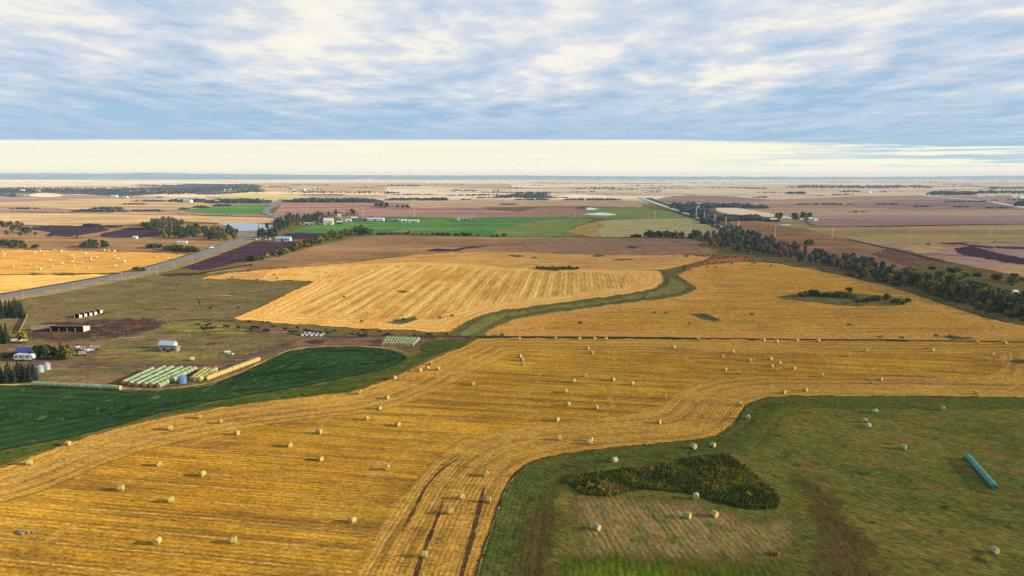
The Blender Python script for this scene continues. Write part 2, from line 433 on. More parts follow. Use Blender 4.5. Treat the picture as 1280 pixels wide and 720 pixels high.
M['plough_b'] = field('blue_black_soil', A(62, 48, 66), A(72, 56, 74), A(52, 42, 62), big=70, med=12, stretch=8, ang=0.1, speck=0.2, speck_s=.4, feather=5, bump=0.5)
M['green'] = field('green_winter_crop', A(72, 126, 62), A(84, 132, 66), A(116, 134, 78), big=260, med=60, stretch=8, ang=0.02, speck=0.2, speck_s=.4, feather=4, bump=0.4,
                   patch=(A(132, 136, 82), 90, 0.58))
M['greenr'] = field('patchy_green_field', A(118, 136, 72), A(132, 136, 78), A(96, 128, 68), big=70, med=14, stretch=6, ang=0.3, speck=0.2, speck_s=.4, feather=8, bump=0.4,
                    patch=(A(160, 140, 88), 50, 0.56))
M['paleswath'] = field('pale_swathed_field', A(178, 162, 112), A(164, 156, 104), A(148, 146, 92), big=60, med=12, stretch=6, ang=2.2, speck=0.2, speck_s=.4, feather=5, bump=0.4,
                       rows=(15, A(196, 178, 128), 0.6, 0.4, None))
M['ochre'] = field('ochre_marsh_edge', A(172, 138, 72), A(152, 128, 72), A(186, 160, 96), big=40, med=9, stretch=4, ang=0.8, speck=0.2, speck_s=.4, feather=8, bump=0.4)
M['purple'] = field('purple_brown_tilled', A(168, 128, 114), A(148, 110, 108), A(190, 148, 124), big=400, med=90, stretch=8, ang=0.0, speck=0.15, speck_s=.3, feather=6, bump=0.4,
                    rows=(26, A(172, 128, 116), 0.4, 0.3, None))
M['striptan'] = field('tan_stripfield', A(212, 172, 132), A(204, 162, 128), A(190, 146, 118), big=120, med=24, stretch=8, ang=0.9, speck=0.1, speck_s=.3, feather=8, bump=0.3,
                      rows=(62, A(164, 126, 108), 0.75, 0.25, None))
M['stripbrown'] = field('brown_stripfield', A(152, 118, 102), A(160, 122, 102), A(138, 106, 94), big=90, med=18, stretch=8, ang=0.9, speck=0.1, speck_s=.3, feather=8, bump=0.3,
                        rows=(34, A(188, 150, 124), 0.6, 0.2, None))
M['tan'] = field('tan_cut_grain', A(210, 180, 132), A(194, 160, 114), A(172, 142, 108), big=420, med=120, stretch=7, ang=0.0, speck=0.12, speck_s=.3, feather=9, bump=0.3)
M['tanwarm'] = field('warm_tan_cut_grain', A(216, 184, 136), A(202, 164, 116), A(178, 144, 110), big=420, med=110, stretch=7, ang=0.0, speck=0.12, speck_s=.3, feather=9, bump=0.3)
M['orange'] = field('pale_orange_cut_grain', A(250, 226, 192), A(238, 204, 166), A(206, 176, 150), big=1100, med=330, stretch=6, ang=0.0, speck=0.1, speck_s=.2, feather=20, bump=0.2)
M['lemon'] = field('pale_yellow_grain', A(214, 198, 120), A(222, 196, 126), A(190, 182, 112), big=700, med=250, stretch=6, ang=0.0, speck=0.1, speck_s=.2, feather=20, bump=0.2)
M['mauve'] = field('mauve_tilled_land', A(168, 132, 126), A(152, 124, 124), A(196, 158, 136), big=800, med=230, stretch=6, ang=0.0, speck=0.1, speck_s=.2, feather=18, bump=0.2)
M['pinktan'] = field('pinkish_tan_land', A(204, 164, 136), A(186, 146, 124), A(158, 126, 116), big=800, med=210, stretch=7, ang=0.0, speck=0.12, speck_s=.2, feather=14, bump=0.3,
                     patch=(A(176, 158, 116), 160, 0.6))
M['olive'] = field('olive_tan_grassland', A(186, 154, 102), A(168, 144, 92), A(152, 116, 90), big=300, med=75, stretch=8, ang=0.0, speck=0.15, speck_s=.3, feather=9, bump=0.4,
                   patch=(A(168, 150, 76), 80, 0.58))
M['brownr'] = field('brown_grassland', A(164, 120, 86), A(148, 110, 80), A(128, 96, 74), big=120, med=30, stretch=7, ang=-0.2, speck=0.25, speck_s=.4, feather=7, bump=0.6)
M['darkbrown'] = field('dark_brown_grassland', A(116, 86, 70), A(104, 84, 66), A(136, 96, 76), big=50, med=10, stretch=7, ang=-0.4, speck=0.25, speck_s=.5, feather=5, bump=0.6)
M['scrub'] = field('scrubby_grass', A(104, 104, 60), A(116, 106, 62), A(134, 104, 72), big=22, med=5, stretch=4, ang=-0.2, speck=0.4, speck_s=.6, feather=5, bump=0.8)
M['fallow'] = field('pinkish_fallow', A(190, 154, 126), A(172, 136, 122), A(142, 112, 112), big=80, med=22, stretch=6, ang=-0.4, speck=0.2, speck_s=.4, feather=7, bump=0.5)
M['tancut'] = field('pale_cut_patch', A(206, 168, 118), A(198, 158, 106), A(180, 140, 104), big=40, med=9, stretch=6, ang=-0.2, speck=0.2, speck_s=.5, feather=5, bump=0.4)
M['ditch'] = field('dark_ditch_grass', A(58, 58, 30), A(48, 50, 30), A(74, 62, 34), big=9, med=3, stretch=6, speck=0.4, speck_s=1, feather=0.6, bump=0.8)
M['ditch_red'] = field('dark_reddish_ditch', A(78, 52, 48), A(88, 58, 50), A(62, 50, 40), big=12, med=3, stretch=6, speck=0.3, speck_s=1, feather=1.0, bump=0.6)
M['darkspot'] = field('dark_green_damp_spot', A(92, 92, 62), A(80, 84, 60), A(110, 104, 66), big=9, med=3, stretch=5, speck=0.3, speck_s=1, feather=3.2, bump=0.5, soft=True)
M['verge'] = field('tan_road_verge', A(148, 128, 92), A(128, 116, 78), A(168, 146, 104), big=25, med=5, stretch=6, ang=0.6, speck=0.3, speck_s=.7, feather=2.0, bump=0.6)
M['dkgreen'] = field('dark_green_verge', A(72, 92, 58), A(82, 98, 66), A(96, 100, 66), big=60, med=12, stretch=6, speck=0.25, speck_s=.4, feather=4, bump=0.5)
M['woodland'] = field('far_woodland_hazed', A(64, 76, 88), A(74, 84, 90), A(100, 100, 96), big=600, med=160, stretch=6, speck=0.2, speck_s=.2, feather=25, bump=0.2)  # the blue of distance haze is mixed into this ground colour
M['asphalt'] = plain('worn_asphalt', A(150, 142, 140), 0.85, 0, 0.2, 0.12, 0.05)
M['gravel'] = plain('pale_gravel', A(216, 206, 200), 0.9, 0, 0.1, 0.1, 0.03)

def water():
    m, t, out = newmat('pond_water')
    P = t.n('ShaderNodeTexCoord').outputs['Object']
    bp = t.n('ShaderNodeBump', {'Height': t.noise(P, 0.35, 3), 'Strength': 0.02, 'Distance': 0.3})
    b = t.n('ShaderNodeBsdfPrincipled', {'Base Color': (0.20, 0.25, 0.30, 1), 'Roughness': 0.08, 'Specular IOR Level': 0.9, 'Normal': bp.outputs[0]})
    t.t.links.new(b.outputs[0], out.inputs[0])
    return m
M['water'] = water()

# ------------------------------------------------------------------ far land, left to right and far to near
patch('grain_field', [(-420,236),(60,233),(200,231),(330,229),(480,229),(640,230),(640,236),(480,240),(320,240),(160,238),(-420,241)], M['tanwarm'], 'pale sunlit grain land far off on the left')
patch('wooded_ridge_land', [(-420,235.5),(10,235),(60,236.5),(140,236),(200,233),(235,229.5),(300,230.5),(330,232),(320,240),(262,243.5),(214,242),(150,246),(100,243),(40,242.5),(-420,243)], M['woodland'], 'dark blue-green wooded rise far off on the left')
patch('tilled_field', [(-420,243),(40,243),(90,243),(150,245.5),(190,246),(160,248),(125,247.5),(80,250.2),(0,253),(-420,253.5)], M['mauve'], 'mauve tilled land below the wooded rise')
patch('grain_field', [(30,242),(60,241),(85,243),(78,246),(36,246)], M['orange'], 'small orange cut field at the foot of the wooded rise')
patch('grain_field', [(186,246.5),(214,242.5),(232,240.5),(250,243),(266,247.5),(240,249.5),(214,249.5)], M['orange'], 'orange hump of cut grain beside the far left trees')
patch('grain_field', [(262,245),(320,241.5),(352,243),(395,246.5),(352,249),(320,248),(270,248.5)], M['lemon'], 'pale yellow strip above the dark tree line')
patch('grain_field', [(-420,253),(0,253),(80,250),(125,247),(160,248),(214,251),(282,256),(262,259.5),(222,263),(160,262.5),(90,262),(50,260),(-420,257)], M['tan'], 'broad tan cut field far left')
patch('tilled_field', [(-420,257),(50,260),(90,262),(160,262.5),(222,263.2),(320,267.5),(345,269),(345,272),(160,266),(90,266),(-420,264)], M['mauve'], 'thin mauve tilled strip between two tan fields')
patch('grain_field', [(-420,264),(90,266),(180,265.5),(260,269.3),(320,271),(345,272),(352,277),(330,280),(280,279),(230,277),(176,280),(100,283),(60,282),(-420,280)], M['tanwarm'], 'warm tan cut field with woods at its lower edge')
patch('green_field', [(220,263),(262,259.5),(290,257),(320,255.5),(338,255),(332,262),(331,267.5),(270,268)], M['green'], 'small bright green crop beside the highway')
patch('pasture', [(-420,281),(60,282),(176,280),(280,279),(350,280),(330,291),(290,302),(250,316),(150,314),(96,312),(-420,310)], M['brownpast'], 'brown pasture with bushes on the left')
patch('ploughed_field', [(22,284),(60,282),(105,282.5),(141,285),(134,289),(112,292.5),(88,296.5),(50,296),(62,291)], M['plough_b'], 'blue-black ploughed field on the far left')
patch('ploughed_field', [(115,294.5),(140,289),(160,284.5),(201,285.5),(202,296),(160,297.5),(130,297)], M['plough_b'], 'blue-black ploughed field beside the wood')
# far right and centre
patch('grain_field', [(480,250),(480,232),(640,236),(760,234),(900,232),(1340,231),(1340,246),(1080,246),(980,248),(900,243),(800,241),(720,243),(660,250)], M['orange'], 'long pale orange band of cut grain under the horizon')
patch('tilled_field', [(338,268),(345,262),(352,253),(400,253.5),(468,252),(510,254),(600,257),(612,262),(640,264),(720,268),(760,271),(700,273),(640,272),(480,272),(400,271),(345,271)], M['purple'], 'purple-brown tilled field behind the white farm')
ribbon('grass_strip', [(352,260.6),(430,261),(475,258.8)], 26, M['tan'], 'thin tan strip across the purple field', step=3, jit=.5)
patch('strip_field', [(506,257),(512,254),(560,252),(640,251),(700,250.3),(780,250.5),(808,257),(800,260),(760,258.5),(720,257.5),(640,258.8),(560,260),(500,260)], M['striptan'], 'tan field striped with darker diagonal bands')
patch('strip_field', [(640,268),(655,263),(672,259),(700,257.5),(725,258),(742,266),(738,271.5),(690,271.5)], M['stripbrown'], 'brown field with fine diagonal stripes')
patch('green_field', [(722,258),(760,258.5),(800,259),(840,265),(868,273),(800,274),(735,272.5)], M['greenr'], 'green meadow around two small ponds')
patch('green_field', [(358,291.5),(375,285),(395,280),(420,276),(480,271),(600,271.8),(740,271.8),(740,277),(720,283),(708,290),(722,295.5),(640,296.5),(520,293),(480,293),(420,292.5)], M['green'], 'bright green crop in front of the white farm')
patch('green_field', [(640,296),(610,290),(640,281),(690,274),(745,272),(742,278),(718,284),(712,290),(728,296)], M['greenr'], 'patchy olive end of the green crop')
patch('swathed_field', [(715,291),(735,279),(760,275),(800,273.8),(870,273.5),(912,291),(905,297.5),(830,296.5),(745,296.5),(728,295)], M['paleswath'], 'pale green and tan swathed field near the road')
patch('marsh_edge', [(703,291),(712,285),(728,280),(745,278),(760,282),(748,290),(760,296),(735,296)], M['ochre'], 'ochre rough ground at the tip of the pale field')
ribbon('field_track', [(735,272.6),(800,273.6),(884,273)], 5, M['ditch'], 'thin dark track along the green meadow', step=4, jit=.3)
patch('tilled_field', [(815,250.5),(830,246),(860,243.8),(900,245),(960,249),(985,252),(940,255),(880,256.5),(850,255)], M['mauve'], 'mauve tilled field right of the gravel road')
patch('grain_field', [(890,264),(885,259),(960,257),(1040,262),(1100,266),(1060,271),(960,272),(905,268)], M['orange'], 'pale orange field behind the right tree clumps')
patch('grassland', [(960,250),(1080,245.5),(1340,244),(1340,274),(1120,275),(1000,273),(930,262),(915,256)], M['pinktan'], 'pinkish tan land on the far right')
patch('tilled_field', [(1040,258),(1070,252.5),(1120,250),(1200,249),(1340,256),(1340,262),(1200,263),(1120,262),(1080,260)], M['mauve'], 'mauve tilled land on the far right')
patch('tilled_field', [(1000,275),(1020,273),(1120,272),(1340,271),(1340,280),(1220,281),(1100,284),(1010,282)], M['mauve'], 'long mauve tilled strip right of the right-hand farm')
patch('grassland', [(905,268),(960,272),(1010,275),(1010,281),(1100,283.5),(1340,279.5),(1340,304),(1230,303),(1120,306),(1060,300),(980,290),(925,283)], M['olive'], 'olive and tan grassland on the right')
patch('grassland', [(905,268),(960,280),(1010,286),(1050,296),(1120,313),(1200,333),(1340,362),(1340,378),(1140,352),(1050,330),(960,308),(925,300),(912,285)], M['brownr'], 'brown rough grassland behind the tree belt')
patch('fallow_field', [(1050,297.5),(1120,304),(1220,303),(1340,302),(1340,356),(1260,344),(1200,332),(1120,312.5)], M['fallow'], 'pinkish fallow field on the right edge')
patch('grain_field', [(1122,309),(1140,306.5),(1185,308),(1180,314),(1150,318)], M['tancut'], 'small pale cut patch inside the fallow field')
patch('ploughed_field', [(1168,304.2),(1195,303.6),(1240,307.5),(1340,311),(1340,314),(1240,310.5),(1200,307)], M['plough'], 'thin dark ploughed swath on the right')
patch('ploughed_field', [(1190,309),(1215,307.5),(1240,314),(1280,323),(1340,330),(1340,334),(1280,332),(1230,324),(1195,317)], M['plough'], 'dark ploughed swath curving to the right edge')
patch('grain_field', [(1222,335),(1250,331),(1340,332),(1340,350),(1275,346),(1245,340)], M['tancut'], 'pale cut patch at the right edge')
patch('grassland', [(1085,318),(1110,310.8),(1185,330),(1240,342),(1200,340),(1140,335)], M['darkbrown'], 'dark brown wedge along the fence line')
patch('scrubland', [(1100,340),(1130,333),(1170,331),(1230,342),(1280,350),(1340,358),(1340,400),(1240,385),(1170,362),(1120,350)], M['scrub'], 'scrubby green and red-brown ground behind the tree belt')
ribbon('fence_strip', [(1050,297),(1085,304.5),(1120,313),(1185,329.5)], 4.5, M['ditch'], 'dark overgrown fence line running towards the tree belt', step=5, jit=.3)
# around the middle
patch('pasture', [(245,344),(262,337.5),(300,329),(350,318),(400,306),(440,297),(470,293),(640,296.3),(800,296.8),(856,297.5),(884,303),(870,306),(905,313),(895,320),(700,320),(600,318),(520,322),(440,331),(380,335),(320,338)], M['brownpast'], 'wide brown pasture across the middle distance')
patch('pasture', [(640,299),(700,297.5),(800,298.5),(850,300),(880,312),(895,318),(760,319),(660,316)], M['purplepast'], 'purplish right end of the brown pasture')
patch('stubble_field', [(247,346.5),(320,336.8),(400,329.5),(480,322.5),(560,315.5),(640,315),(760,318.3),(860,318.5),(895,320),(885,326),(850,334),(828,338),(760,341),(640,339),(500,343),(340,352),(262,350)], M['upper_gold'], 'dull gold strip at the head of the striped field')
patch('stubble_field', [(252,347.5),(300,341),(360,336),(440,331),(520,327),(600,331),(640,334),(700,335.5),(770,337),(826,338),(832,346),(830,356),(814,363),(770,370.5),(700,379.5),(640,387),(600,396),(575,409),(562,417),(520,414.5),(440,411),(380,407),(330,404),(284,400),(300,393),(340,376),(370,361),(390,353),(340,350.5),(280,349.5)], M['strip_gold'], 'striped golden stubble field in the middle distance', grid=7)
ribbon('ditch', [(315,337.2),(370,333.3),(440,328),(500,320)], 4, M['ditch'], 'dark border ditch above the striped field', step=5, jit=.4)
for x, y, w in ((645,320,30),(668,323,16),(748,320.5,26),(780,325,34)):
    patch('damp_spot', [(x-w*.5,y),(x,y-1.4),(x+w*.5,y+.4),(x,y+1.5)], M['darkspot'], 'olive damp spot in the dull gold strip')
patch('damp_spot', [(530,313.4),(545,310.8),(565,311.5),(582,308.5),(610,306.8),(612,308.4),(585,311),(572,314.5),(548,315)], M['plough'], 'dark wet hollow in the brown pasture')
patch('damp_spot', [(780,309),(790,307.6),(802,309.6),(790,311)], M['plough'], 'small dark hollow in the purplish pasture')
patch('stubble_field', [(598,421.5),(614,409),(640,399.5),(700,389),(780,378.5),(850,369.5),(868,361),(852,350),(843,344),(862,336),(882,331),(920,327),(960,328),(1000,334),(1060,345.5),(1130,363),(1180,380),(1230,396.5),(1340,420),(1340,430),(1100,426.5),(900,424.5),(700,423)], M['mid_gold'], 'orange stubble field with grazing cattle', grid=8)
patch('rough_grass', [(884,318),(960,318),(1020,323),(1080,336),(1140,350),(1200,368),(1340,404),(1340,421),(1230,397.5),(1130,364),(1060,346.5),(1000,335),(950,326),(905,322)], M['greystrip'], 'grey-green rough grass beside the tree belt')
patch('trampled_ground', [(846,336),(868,328.5),(890,322.5),(920,320),(952,324),(975,329),(930,328),(882,333)], M['redpatch'], 'red-brown trampled ground under the far herd')
patch('grass_waterway', [(830,342),(846,348),(863,357),(865,361),(850,367.5),(800,374.6),(740,382.5),(680,390),(640,398),(618,406),(603,416),(590,423),(560,422),(580,410),(600,398),(640,388.5),(700,381),(770,372),(815,364),(832,356.5),(834,347)], M['waterway'], 'green grass waterway winding between the stubble fields', grid=4)
patch('marsh_edge', [(958,373),(975,369.5),(1000,367),(1060,366),(1120,371),(1150,378),(1125,384),(1070,384),(1010,379)], M['scrub'], 'marshy ground around the bushes in the orange field')
patch('marsh_edge', [(985,374),(1005,372.5),(1030,374.5),(1022,378.5),(1000,377)], M['pasture_g'], 'yellow-green grass beside the bushes in the orange field')
patch('damp_spot', [(858,393),(880,391.5),(905,400),(895,403.5),(872,398)], M['darkspot'], 'dark green damp streak in the orange field')
patch('damp_spot', [(1170,421),(1195,419),(1225,424),(1190,425)], M['darkspot'], 'grey-green damp patch on the fence line')
# left of the middle: highway, ploughed land, golden fields
patch('stubble_field', [(-420,310.5),(80,312),(150,313.5),(237,317),(226,322),(196,331),(178,335),(150,341.5),(95,342.5),(-420,343.5)], M['left_gold'], 'golden stubble field dotted with white bales on the left')
ribbon('field_track', [(-400,325.8),(40,328),(100,330.3),(205,331.5)], 7, M['purplepast'], 'pale purplish track through the left golden field', step=5)
patch('stubble_field', [(-420,344.5),(95,343.3),(153,342),(140,347),(80,358.5),(-420,446)], M['left_gold2'], 'pale golden stubble strip beside the highway')
ribbon('ditch', [(-400,344.4),(40,343.2),(95,342.6),(152,341.4)], 4, M['ditch'], 'dark grassy ditch between the left golden fields', step=5, jit=.2)
patch('pasture', [(-420,448),(0,373),(60,362.5),(140,348.5),(200,342),(250,344.5),(330,351),(385,354),(368,362),(332,380),(302,393),(284,400.5),(330,405),(400,410),(520,416),(565,421),(590,424),(560,432),(500,442),(450,436),(400,436),(350,442),(320,456),(260,482),(150,489),(-420,486)], M['pasture'], 'olive brown farm pasture with cattle', grid=7)
patch('ploughed_field', [(222,335),(267,318.5),(302,302.5),(340,302),(384,302.2),(365,311),(332,320),(300,328),(262,338),(244,337.5)], M['plough'], 'dark purple ploughed field beside the highway')
patch('ploughed_field', [(352,292),(390,291.3),(416,292),(412,297.5),(380,300.5),(355,297)], M['plough_b'], 'dark soil strip behind the hedgerow')
patch('stubble_field', [(245,349),(262,344.5),(300,341),(340,340),(330,349),(280,350)], M['upper_gold'], 'narrow left tip of the gold strip')
ribbon('verge', [(-420,445),(0,374),(60,364),(140,349),(196,337.5),(240,323.5),(292,305.5),(318,294.5),(338,285)], 30, M['verge'], 'tan grass verge beside the highway', step=5)
ribbon('ditch', [(-420,444),(0,368.5),(60,358.2),(140,344.4),(165,338.6),(205,328.5),(240,318.5),(290,301.5)], 7, M['ditch_red'], 'dark reddish ditch along the highway', step=5, jit=.2)
ribbon('highway', [(-420,446),(0,371.5),(60,361),(140,347),(160,342.5),(200,332.8),(240,321),(290,304),(316,294),(332,287.5),(345,280.5),(352.5,276.5),(350,273),(340,269.2),(332,265.4),(333.5,262),(345,255.5),(352.5,249)], 11, M['asphalt'], 'grey two lane highway running off into the distance', step=4, wend=15)
patch('ploughed_field', [(197,344),(215,341.3),(248,340.6),(244,344),(210,345.4)], M['ditch_red'], 'dark reddish soil strip at the pasture corner')
ribbon('farm_lane', [(226,346.5),(248,342.5),(275,337.5),(320,330)], 6, M['ditch'], 'dark grassy lane edge between pasture and gold strip', step=4, jit=.2)
patch('pond', [(272,279.5),(296,279),(322,279.8),(341,282.8),(336,286),(322,288),(298,289.4),(293,285)], M['water'], 'pale pond beside the highway trees', jit=.3)
patch('pond', [(729,267.8),(742,266.6),(752,265.6),(762,266.8),(772,268.2),(762,269.3),(742,269)], M['water'], 'larger pale pond in the green meadow', jit=.2)
patch('pond', [(723,260.2),(736,259.6),(748,261.2),(740,262.6),(731,262)], M['water'], 'smaller pale pond in the green meadow', jit=.2)
ribbon('road_verge', [(806,247.5),(822,253.5),(858,266.5),(880,274.5),(905,285),(935,297)], 46, M['dkgreen'], 'dark green verge of the gravel road', step=4, wend=22)
ribbon('gravel_road', [(799,246.5),(820,254.2),(855,266),(876,273),(898,281.5),(922,292)], 15, M['gravel'], 'pale gravel road running straight to the horizon', step=4, wend=5.5)
ribbon('gravel_road', [(1132,240),(1160,245),(1200,248.5),(1240,252.5),(1280,259.5),(1340,268)], 22, M['gravel'], 'pale road curving across the far right', step=4, wend=15)
# farmyard
patch('rough_grass', [(170,412),(215,400),(260,398),(300,402),(330,412),(320,422),(280,424),(230,420)], M['pasture_g'], 'yellow-green grass around the cattle')
patch('pen_yard', [(18,424),(40,406),(70,400),(140,398),(198,396),(218,402),(195,415),(150,424),(80,430)], M['pen'], jit=3, label='dark trampled cattle pen beside the long shed')
patch('pen_yard', [(42,421),(50,412),(90,411),(112,414),(100,421),(70,424)], M['pen_red'], jit=2.5, label='reddish soil in front of the long shed')
patch('manure_heap_ground', [(156,413),(162,406),(178,404),(188,409),(178,413.5)], M['pen_red'], jit=2.5, label='reddish heap of soil in the cattle pen')
patch('rough_grass', [(100,440),(160,432),(240,436),(300,436),(345,428),(380,424),(360,437),(320,448),(260,455),(150,457),(90,456)], M['pasture_g'], 'yellow-green grass along the farm track')
patch('farm_yard', [(360,428),(380,421),(440,417.5),(500,418),(540,419.5),(552,424),(525,434),(490,440),(450,434.5),(400,434.5),(355,441),(345,440)], M['lot'], 'bare brown feeding ground beside the bale stack')
patch('rough_grass', [(522,434),(535,427),(560,424.5),(574,427),(562,434),(530,441)], M['margin'], 'bright green grass right of the bale stack')
ribbon('farm_track', [(-40,445),(20,441),(60,444),(52,455),(90,457),(160,458),(230,457.5),(280,453),(315,446),(345,435),(370,426)], 7, M['track'], 'brown dirt track through the farmyard', step=5, jit=.3)
ribbon('farm_track', [(400,425),(470,420.5),(540,421),(600,422.5)], 5, M['track'], 'brown cattle path along the stubble edge', step=5, jit=.3)
for pts, lab in (([(254,429),(272,426.5),(280,430),(262,433),(246,431)], 'dark muddy patch behind the small barn'),
                 ([(256,424),(275,421.5),(300,422.5),(285,425),(262,426)], 'dark muddy streak above the small barn'),
                 ([(372,428),(390,424.5),(414,426),(410,430.5),(385,431.5)], 'dark muddy patch below the white hutches'),
                 ([(205,388),(218,385.5),(226,387),(214,389.5)], 'dark bare spot in the upper pasture'),
                 ([(138,388),(150,386.5),(154,388),(146,389.5)], 'small dark bare spot beside the calf shelters')):
    patch('muddy_ground', pts, M['wet'], lab)
ribbon('dry_strip', [(262,370.5),(280,369.6),(297,370.3)], 3.2, M['paletrack'], 'pale straw-coloured strip in the upper pasture', jit=.3)
ribbon('wheel_track', [(241,365),(249,377),(252,390)], 1.5, M['ditch'], 'dark wheel track across the upper pasture', jit=.3)
ribbon('wheel_track', [(226,348),(222,358),(215,368)], 1.5, M['ditch'], 'faint dark wheel track from the pasture corner', jit=.3)
ribbon('rubble_strip', [(137,425),(150,423),(170,422.5),(190,420.5)], 2.0, M['paletrack'], 'pale line of stones along the pen', jit=.5)
ribbon('ditch', [(205,402),(235,400.5),(262,400.5),(300,402)], 2.2, M['ditch'], 'dark hollow line along the top of the cattle pasture', jit=.4)
ribbon('ditch', [(245,416),(290,414),(330,416),(400,421),(470,422),(540,421.5),(600,420)], 1.8, M['ditch'], 'dark trail under the cattle', jit=.4)
patch('crop_field', [(-420,486),(40,483),(150,488),(200,488.5),(262,481.5),(302,467),(332,453),(362,440),(400,434.8),(450,434.6),(490,438.5),(508,443.5),(512,449),(490,460),(440,472.5),(360,488),(280,501),(200,518),(120,541),(50,556),(-420,641)], M['crop'], 'dark green crop field left of the stubble', grid=6)
ribbon('pale_edge', [(-400,484.5),(40,481.5),(150,486.5),(200,487),(262,479.5),(302,465),(332,451),(362,438.2),(400,433.2),(450,433.2),(492,437.2),(511,443),(514,449)], 1.7, M['paletrack'], 'pale dry edge around the dark green crop', jit=.5)
patch('grass_margin', [(-420,641),(50,556),(120,541),(200,518),(280,501),(360,488),(440,472.5),(490,460),(513,449),(530,440),(565,428),(592,424),(578,433),(556,441),(520,457),(480,476),(440,489),(380,496),(300,505),(200,522),(110,545),(50,566),(0,584),(-420,672)], M['margin'], 'rough green margin between crop and stubble', grid=6)
# foreground
patch('stubble_field', [(598,423.5),(700,423.5),(900,425),(1100,427),(1340,430.5),(1340,500),(1280,498),(1150,497),(1000,496),(952,499),(932,509),(919,531),(892,546.5),(840,554.5),(760,561.5),(695,571),(660,581),(645,593),(630,617),(615,662),(596,720),(560,1000),(-600,1000),(-500,690),(0,585),(50,567),(110,546),(200,523),(300,506),(380,496.5),(440,490),(480,477),(520,458),(556,442),(578,434)], M['stubble'], 'large golden stubble field scattered with round bales', grid=8)
ribbon('fence_ditch', [(590,421.4),(700,421.8),(780,422.2),(900,424),(1000,425),(1100,425.6),(1200,427),(1340,429.5)], 2.6, M['ditch'], 'dark ditch line across the stubble', step=5, jit=.35)
patch('hay_field', [(556,1000),(592,725),(611,664),(627,617),(642,593),(658,580),(695,569.5),(760,560.5),(840,553.5),(891,545.5),(918,530.5),(930,508),(951,498),(1000,495),(1150,496),(1280,497),(1500,500),(1700,1000)], M['hay'], 'green and brown hay field at the lower right', grid=8)
patch('regrowth_strip', [(628,700),(640,655),(652,620),(668,596),(690,583),(740,573),(800,566),(870,560),(905,548),(925,535),(935,515),(955,505),(1000,501),(990,509),(955,515),(945,535),(925,552),(890,566),(810,573),(740,581),(700,592),(680,606),(665,640),(650,700),(640,760),(615,760)], M['hay_dark'], 'dark green regrowth along the hay field border', grid=6)
patch('grass_path', [(770,582),(840,571),(895,561),(930,543),(946,526),(966,507),(1010,502),(1060,506),(1000,520),(970,540),(962,565),(985,595),(1012,625),(1000,650),(975,640),(985,620),(958,590),(925,566),(905,562),(830,577),(780,590)], M['hay_path'], 'pale green grass path around the marsh', grid=5)
patch('wheel_strip', [(580,900),(626,720),(640,660),(658,622),(684,599),(712,585),(752,577),(745,592),(718,606),(712,625),(712,660),(708,720),(700,900)], M['hay_brown'], 'brown driven strip left of the mown hay', grid=5)
patch('wheel_strip', [(978,582),(1015,594),(1060,626),(1102,672),(1140,760),(1150,900),(990,900),(990,720),(1004,690),(1000,655),(992,622)], M['hay_brown'], 'brown driven strip right of the mown hay', grid=5)
patch('mown_hay', [(698,712),(700,660),(704,622),(722,616),(780,616),(850,620),(900,632),(940,642),(975,638),(998,628),(1010,650),(1014,690),(990,712),(900,716),(780,714)], M['hay_tan'], 'tan mown hay below the marsh', grid=5)
patch('green_regrowth', [(660,716),(690,692),(760,686),(860,692),(940,700),(990,698),(1020,716),(1060,900),(640,900)], M['hay_bright'], 'muted green regrowth at the bottom edge', grid=5)
patch('marsh', [(706,604),(720,593),(760,589),(830,580),(870,572),(905,567),(928,580),(956,601),(977,626),(972,637),(940,640),(900,632),(860,619.5),(800,614),(762,623),(730,621)], M['slough'], 'dark marsh ground in the hay field', grid=5)
for pts, w, lab in (([(612,720),(620,690),(640,640),(655,610)], 1.2, 'pale edge line between stubble and hay'),):
    pass
ribbon('wheel_track', [(508,760),(526,700),(545,652),(556,620)], 1.3, M['rut'], 'dark wheel track in the stubble headland', jit=.6)
ribbon('wheel_track', [(566,760),(588,680),(598,640),(606,606)], 1.5, M['rut'], 'brown wheel track beside the hay field', jit=.5)
ribbon('wheel_track', [(500,670),(518,638),(532,610),(552,588),(580,570)], 1.1, M['rut'], 'curving brown wheel track in the stubble', jit=.6)
ribbon('pale_edge', [(590,760),(601,705),(617,655),(633,612),(650,588)], 1.0, M['paletrack'], 'pale straw edge beside the hay field', jit=.4)
ribbon('pale_edge', [(0,606),(60,584),(130,563),(190,548),(300,528)], 1.6, M['paletrack'], 'pale straw line along the left headland', jit=.6)
ribbon('pale_edge', [(640,533),(720,529),(800,527),(900,505),(980,490)], 1.2, M['paletrack'], 'pale straw line across the stubble', jit=.6)
ribbon('pale_edge', [(1080,477),(1180,479),(1260,472),(1330,468)], 1.3, M['paletrack'], 'pale straw line near the right edge', jit=.6)
patch('damp_spot', [(1253,452),(1270,448.5),(1320,450),(1320,457),(1270,456)], M['darkspot'], 'dark damp patch at the right edge of the stubble')

